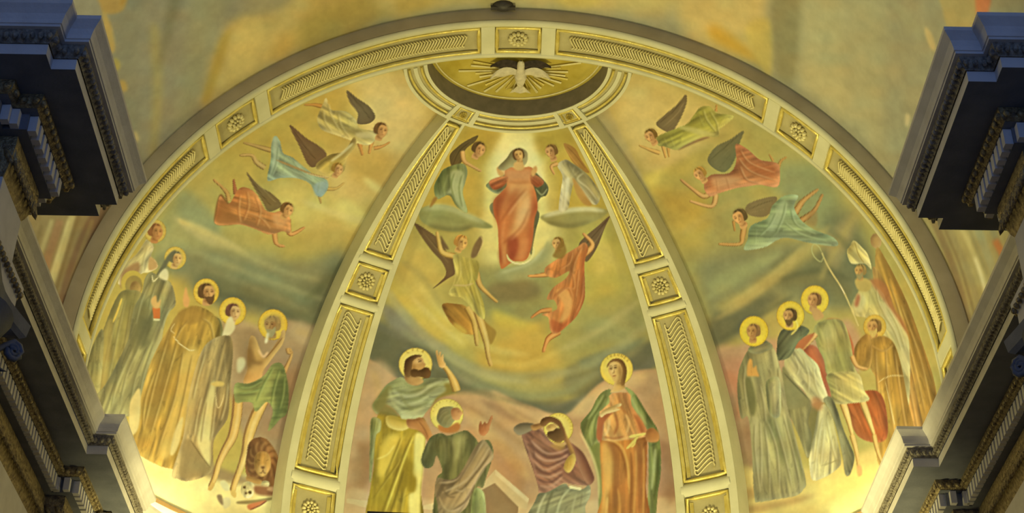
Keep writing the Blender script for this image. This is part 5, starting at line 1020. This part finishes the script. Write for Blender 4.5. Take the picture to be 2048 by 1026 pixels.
# ------------------------------------------------------------------ saints, bishop side (back row first)
T(0, 0, 1)
fig('R', 'painted_saint', 'painted brown-cloaked figure at the end of the row beside the arch')
part('head'); O('b08c54', 1752, 482, 11, 15, -10, shade=(2, 2, 4, '80603a', 'c4a46c')); part(''); F('a6823c', '1752,498 1772,520 1812,600 1842,680 1870,770 1872,840 1840,850 1820,740 1790,640 1756,590', shade=(-4, 1, 8, '7a5c2c', 'bf9c54')); folds('785a2c', 'c8a860', ['1775,560 1810,660 1835,780', '1790,600 1825,720 1850,830', '1800,610 1840,720 1862,820', '1770,580 1800,660 1815,740'], 2.8, .6, 2)
fig('R', 'painted_saint', 'painted tawny-robed saint standing behind the bishop')
F('b0894a', '1745,540 1768,560 1790,620 1812,700 1836,800 1850,900 1800,900 1790,780 1770,680', shade=(-4, 1, 8, '80602f', 'c8a662')); folds('7c5c2e', 'ceac6a', ['1775,640 1800,740 1820,860', '1790,660 1815,760 1838,880', '1765,610 1785,700'], 2.8, .6, 2)
T(1600, 450, 3.42)
fig('R', 'painted_bishop', 'painted bearded bishop in tall mitre holding a crosier')
part('crosier'); K('bdae70', 3, '400,690 350,570 290,440 220,330 180,260 150,190', .95, own=True, taper=False); K('a8a870', 2.2, '150,190 130,150 95,130 80,170 100,220 140,250 160,220 150,190', .85, own=True); K('d2ccb0', 6, '275,415 305,470', .9)
part(''); F('b6aa6a', '470,380 520,420 570,470 600,540 650,610 700,690 742,780 752,1000 742,1260 700,1260 690,1000 640,820 560,740 470,640 380,620 350,560 390,470 430,420', shade=(5, 2, 10, '8a7c48', 'd2c68c')); F('a2663f', '470,380 540,370 600,430 640,560 720,680 770,860 740,760 640,620 560,500 500,420', 2, .7); F('c8bc82', '360,560 400,470 450,500 430,580 400,600', 2, .8); F('a05a3c', '372,540 396,470 412,500 392,560', 1.5, .8); F('bcb488', '560,520 640,620 720,800 750,1000 700,1000 660,820 580,680', 5, .6)
folds('8a7e4a', 'd8cc98', ['520,440 540,540 620,680', '480,440 470,560', '590,560 660,680 720,860', '560,600 640,720 690,860', '430,460 420,560'], 2.6, .55, 2)
F('b09a58', '380,372 450,366 490,400 470,450 410,450 384,420', 1.2); head(412, 318, 42, skin='b08c52', hair='8a7444', face=-1, tilt=0, beard='8e8458'); part('mitre'); F('cfbf76', '322,185 345,140 372,108 420,150 465,205 488,300 440,262 352,262', shade=(4, 3, 6, '9c8a4c', 'e0d498')); K('8c7838', 1.6, '372,110 400,200 440,262', .7); K('d8cc94', 2, '352,262 440,262', .7)
T(0, 0, 1)
fig('R', 'painted_friar', 'painted bearded friar in rust-brown habit beside the soldier')
head(1748, 655, 15, skin='b58c50', hair='7c5e30', face=-1, tilt=0, beard='c0aa60', halo=('c2a244', 23, 'ccb058', '94742f'))
part(''); F('a6823a', '1732,690 1760,672 1786,684 1802,730 1815,800 1830,880 1800,930 1758,930 1752,850 1756,770 1738,730', shade=(-4, 2, 9, '765828', 'c4a256')); folds('785a2a', 'cca860', ['1750,700 1755,780 1762,860', '1770,690 1776,780 1790,880', '1788,700 1800,790 1815,880', '1760,780 1775,850', '1740,690 1765,702 1785,690'], 3, .6, 2); K('d2c084', 1.6, '1755,765 1780,752 1808,752', .9); K('d2c084', 1.4, '1770,760 1785,830 1790,850', .8)
part('sleeve'); F('937236', '1712,690 1735,668 1745,700 1740,735 1722,740 1708,720', 1, shade=(3, 2, 5, '684e28', 'b8944e'))
fig('R', 'painted_soldier', 'painted young soldier in armour and red cape with bare legs')
part('cape'); F('a65a2e', '1688,800 1742,780 1768,800 1775,870 1752,885 1716,872 1696,830', shade=(-4, 2, 8, '783a20', 'bf7a48')); F('9e5a3c', '1602,706 1624,690 1648,716 1658,770 1662,800 1648,770 1620,730', 1, shade=(3, 2, 5, '70382a', 'b87a5a')); F('ab6440', '1652,640 1680,640 1698,668 1708,700 1702,735 1690,690 1672,660', 1); folds('7c3e22', 'c4804e', ['1700,810 1720,850', '1730,800 1745,870', '1752,800 1764,860'], 2.4, .55, 2)
part('leg'); limb('cfae64', '8e6c38', 12, '1684,800 1696,838 1704,870', 'e0c888'); limb('c8a65c', '8a6834', 9, '1704,870 1712,900 1718,940', 'dcc080'); F('c89c60', '1714,932 1722,932 1724,948 1716,952', 1); limb('cba860', '8c6a38', 11, '1722,795 1738,840 1748,870', 'dcc080'); limb('c2a058', '86642f', 8, '1748,870 1756,905 1764,926', 'd8b878')
part(''); F('9c9256', '1628,656 1650,640 1684,642 1700,680 1708,730 1712,752 1658,752 1648,720 1634,690', shade=(4, 3, 9, '6c683a', 'c0b67c')); F('a99f66', '1644,660 1668,652 1676,700 1656,730', 4, .7); F('7c7c48', '1672,680 1694,680 1700,740 1670,745', 5, .6); folds('6c683c', 'c8c08c', ['1650,660 1656,710', '1668,652 1672,720', '1684,660 1692,720', '1640,690 1652,740'], 2.4, .5, 2)
part('kilt'); F('b2a666', '1656,748 1714,746 1728,780 1738,800 1706,806 1670,806 1660,778', shade=(4, 2, 7, '7c743e', 'd2c88e')); folds('7e7640', 'd8ce98', ['1668,756 1674,800', '1682,756 1688,802', '1698,756 1706,800', '1710,754 1724,796'], 2.4, .6, 2)
part('arm'); limb('c89e5c', '8a6436', 9, '1632,668 1612,690 1600,704', 'dcb87c'); limb('c49a58', '8a6436', 8, '1704,712 1714,732 1734,738', 'd8b478'); F('a8643e', '1590,690 1612,672 1628,668 1620,682 1600,704', 1)
T(1460, 560, 4.104); head(690, 172, 60, skin='b8905a', hair='7a5a34', face=-1, tilt=5, halo=('d0b63c', 116, 'd8c250', '967830')); F('b89058', '665,230 730,240 770,300 720,330 690,320', 1)
fig('R', 'painted_monk', 'painted dark-caped monk in white habit between the soldier and the grey friar')
part('habit'); F('c3bb86', '450,650 560,560 640,620 722,700 752,800 802,960 790,1000 720,1000 662,1010 602,900 480,790', shade=(5, 2, 9, '8f8858', 'd8d2a4')); folds('948c5c', 'dcd6aa', ['520,620 560,720 540,780', '600,650 640,780 640,920', '680,720 700,860 740,960', '480,690 520,760'], 2.6, .55, 2)
T(1470, 780, 4.17); F('c4bb84', '690,180 740,120 800,200 840,350 880,560 870,640 760,720 650,752 622,640 620,540 660,360', shade=(-5, 2, 9, '8f8656', 'd8d0a0')); folds('948a58', 'dcd6a8', ['720,240 680,480 660,700', '760,240 800,440 840,580', '740,320 720,520 710,620', '800,300 850,480'], 2.6, .55, 2); K('8c8254', 2, '720,635 800,605 880,580', .7); K('8c8050', 2, '780,640 785,700', .5)
part('cloak'); F('6d6b4b', '740,80 800,60 850,160 900,320 960,460 995,560 960,700 920,700 900,560 850,330 800,190', 1.2, shade=(-4, 2, 7, '4e4d36', '8e8c68')); F('7f7a52', '430,150 560,60 640,110 610,260 640,380 625,520 600,560 540,400 480,260', 1.2, shade=(4, 2, 7, '5a5638', '9e9a70')); F('5c5a3c', '600,230 640,130 700,170 670,380 640,500 600,500 620,370', 3, .7); F('a07048', '650,60 720,80 730,150 690,170 640,120', 3, .8)
T(1460, 560, 4.104); part(''); F('575a41', '395,470 440,400 560,370 640,400 640,440 560,510 490,630 390,655 385,560', shade=(4, 3, 8, '3e412e', '767a58')); F('807c54', '430,720 500,800 640,970 600,1040 440,1040', 1.2); K('54523a', 2.4, '440,760 540,870 650,980', .8)
head(490, 300, 60, skin='b39058', hair='564426', face=-1, tilt=0, beard='5e4c2a', halo=('d0b63c', 116, 'd8c250', '967830')); K('d8c868', 3.5, '540,330 555,390 500,450', .8)
fig('R', 'painted_friar', 'painted grey-green habited friar praying with joined hands')
part(''); F('948e60', '150,575 210,540 290,500 340,540 375,590 402,690 432,800 470,1040 540,1300 620,1640 600,1720 540,1770 380,1800 240,1820 200,1780 180,1400 150,1130 90,1130 60,900 80,720', shade=(5, 2, 12, '6a6440', 'b2aa7c'))
F('5f603a', '120,820 160,800 200,900 215,1040 190,1120 160,1080 135,950', 2, .8); F('6e7046', '300,1140 340,1120 420,1300 470,1500 420,1500 350,1340', 5, .6); F('b0a87c', '180,1150 230,1140 260,1400 260,1700 220,1700 190,1400', 5, .6); F('66683e', '480,1120 520,1300 600,1600 610,1700 560,1560 480,1300', 4, .7)
folds('6a6440', 'bab286', ['240,860 270,1000 290,1180', '330,820 350,980 360,1100', '390,720 410,900 430,1040', '240,1160 250,1400 250,1700', '300,1160 380,1400 400,1720', '360,1140 440,1420 500,1700', '200,1180 200,1400 240,1740', '430,1100 500,1360 570,1660', '280,1200 310,1460 320,1760', '120,700 110,860 140,1080'], 2.8, .6, 2.2)
part('hood'); F('847c54', '150,575 180,535 260,490 330,520 345,560 260,600 190,605', 1.2, shade=(3, 3, 6, '55573a', 'a0a278')); part('sleeve'); F('a29a6c', '300,830 400,800 420,980 410,1110 360,1130 320,1080 300,960', 2, .8, shade=(4, 2, 6, '64663f', 'b0b288'))
part('hand'); F('c6964e', '140,780 142,700 160,648 182,660 190,720 215,700 222,740 240,790 200,790 160,790', 1); K('8a5c30', 1.6, '170,670 178,780', .6)
head(190, 428, 60, skin='b58c4e', hair='86663a', face=-1, tilt=0, halo=('d2ba38', 120, 'd8c44c', '967830'))
nofig()
# ================================================================== carry the cartoon onto the plaster
def srgb2lin(c): return np.where(c <= 0.04045, c/12.92, ((np.maximum(c, 0)+0.055)/1.055)**2.4)
_g = (vnoise(CW, CH, 5, 5)-0.5)*0.035+(vnoise(CW, CH, 17, 13)-0.5)*0.04+(vnoise(CW, CH, 60, 40)-0.5)*0.05
_m = blur((IDM > 0).astype(np.float32), 1)[..., None]      # figures sit softly in the plaster: melted edges, a common warm glaze
CAN = CAN*(1-.35*_m)+.35*_m*np.stack([blur(CAN[..., c], 1) for c in range(3)], -1)
CAN = (CAN*(1-.13*_m)+.13*_m*hexc('a8985e'))*np.array([1.03, 1.01, 0.86], np.float32)
CAN_V = CAN_V*np.array([1.03, 1.01, 0.86], np.float32)
for _r, _k in ((3, .35), (11, .2)):                     # crisper brush edges
    CAN = CAN+_k*(CAN-np.stack([blur(CAN[..., c], _r) for c in range(3)], -1))
_h = (vnoise(CW, CH, 34, 22)-0.5)*0.06+(vnoise(CW, CH, 90, 60)-.5)*.06
CAN = np.clip(CAN*(1+_g[..., None])*np.stack([1+_h*.6, 1-_h*.2, 1-_h], -1), 0, 1)
PIG = np.clip(srgb2lin(CAN)/np.array(LIGHTK, np.float32), 0.004, 0.92)
PIGV = np.clip(srgb2lin(np.clip(CAN_V*(1+_g[..., None])*np.stack([1+_h*.6, 1-_h*.2, 1-_h], -1), 0, 1))/np.array(LIGHTK, np.float32), 0.004, 0.92)
def sample(x, y, PIG=None):
    PIG = globals()['PIG'] if PIG is None else PIG
    x = np.clip(x+PAD-0.5, 0, CW-1.01); y = np.clip(y+PAD-0.5, 0, CH-1.01); xi, yi = x.astype(int), y.astype(int); fx, fy = (x-xi)[:, None], (y-yi)[:, None]
    return (PIG[yi, xi]*(1-fx)+PIG[yi, xi+1]*fx)*(1-fy)+(PIG[yi+1, xi]*(1-fx)+PIG[yi+1, xi+1]*fx)*fy
def fast_mesh(name, V, Q, colr, mat, parent=None):
    me = bpy.data.meshes.new(name); me.vertices.add(len(V)); me.vertices.foreach_set('co', V.astype(np.float32).ravel())
    me.loops.add(Q.size); me.loops.foreach_set('vertex_index', Q.astype(np.int32).ravel())
    me.polygons.add(len(Q)); me.polygons.foreach_set('loop_start', np.arange(0, Q.size, 4, dtype=np.int32)); me.polygons.foreach_set('use_smooth', np.ones(len(Q), bool))
    me.update(calc_edges=True)
    at = me.attributes.new('paint', 'FLOAT_COLOR', 'POINT'); at.data.foreach_set('color', np.column_stack([colr, np.ones(len(V))]).astype(np.float32).ravel())
    me.materials.append(mat); o = bpy.data.objects.new(name, me); link(o, parent); return o
def grid_faces(a, b):
    i = np.arange(a*b).reshape(a, b); return np.stack([i[:-1, :-1], i[1:, :-1], i[1:, 1:], i[:-1, 1:]], -1).reshape(-1, 4)
def cut(name, V, C_, Q, mat, parent=None):
    u, inv = np.unique(Q, return_inverse=True); return fast_mesh(name, V[u], inv.reshape(Q.shape), C_[u], mat, parent)
def islands(sel, nphi):
    """split a set of grid faces into connected patches"""
    key = {int(a): i for i, a in enumerate(sel[:, 0])}; seen = np.zeros(len(sel), bool); out = []
    for k0, i0 in key.items():
        if seen[i0]: continue
        st = [k0]; seen[i0] = True; got = []
        while st:
            k = st.pop(); got.append(key[k])
            for d in (1, -1, nphi, -nphi):
                j = key.get(k+d)
                if j is not None and not seen[j]: seen[j] = True; st.append(k+d)
        out.append(sel[got])
    return out
def paint_panel(key, p0, p1, nphi, nth, label):
    th = np.linspace(-0.112, TO+0.004, nth); ph = np.linspace(p0, p1, nphi); T_, P_ = np.meshgrid(th, ph, indexing='ij')
    V = surf_np(T_, P_, FH).reshape(-1, 3); px, py = project(V); C_ = sample(px, py); Q = grid_faces(nth, nphi)
    cen = V[Q].mean(1); fx, fy = project(cen); ids = IDM[np.clip(fy+PAD, 0, CH-1).astype(int), np.clip(fx+PAD, 0, CW-1).astype(int)].copy()
    ok = np.array([pc is None or pc[0] == key for pc in PIECES]); ids[~ok[ids]] = 0
    root = thing('fresco', label, 'fresco', tuple(surf(-0.112, 0.5*(p0+p1), FH)))
    V = V-np.array(root.location)
    figs = {}; back = [Q[ids == 0]]
    for i, pc in enumerate(PIECES):
        if pc is None or pc[0] != key: continue
        sel = Q[ids == i]
        if len(sel) < 30:
            back.append(sel); continue
        comps = islands(sel, nphi); comps.sort(key=lambda z: -len(z))
        for j, cmp_ in enumerate(comps):
            if j and len(cmp_) < 70: back.append(cmp_); continue
            figs.setdefault((pc[1], pc[2]), []).append((pc[3] if pc[3] or j == 0 else 'painted_patch', cmp_))
    cut('painted_background', V, C_, np.concatenate(back), M['paint'], root)
    for (nm, lab), lst in figs.items():
        lst.sort(key=lambda z: (z[0] != '', -len(z[1])))
        o = cut(nm, V, C_, lst[0][1], M['paint'], root); o['label'] = lab
        for pn, sel in lst[1:]: cut(pn, V, C_, sel, M['paint'], o)
    return root
paint_panel('L', -PI/2-0.01, -0.565, 360, 480, 'fresco of robed saints and flying angels beside the desert hermit and lion')
paint_panel('C', -0.565, 0.565, 400, 480, 'central fresco of a red-robed woman rising on clouds above four onlookers')
paint_panel('R', 0.565, PI/2+0.01, 360, 480, 'fresco of the soldier, bishop and friars under flying angels')
# nave vault
a = np.linspace(-AMAX, AMAX, 640); yy = np.concatenate([np.linspace(4.0, 10.5, 20)[:-1], np.linspace(10.5, D+0.0, 220)])
A_, Y_ = np.meshgrid(a, yy, indexing='ij')
V = np.stack([np.where(np.abs(A_) <= PI/2, R2*np.sin(A_), np.sign(A_)*R2), Y_, np.where(np.abs(A_) <= PI/2, H+R2*np.cos(A_), H-R2*(np.abs(A_)-PI/2))], -1).reshape(-1, 3)
px, py = project(V); tag(fast_mesh('ceiling', V, grid_faces(len(a), len(yy)), sample(px, py, PIGV), M['paint']), kind='structure')
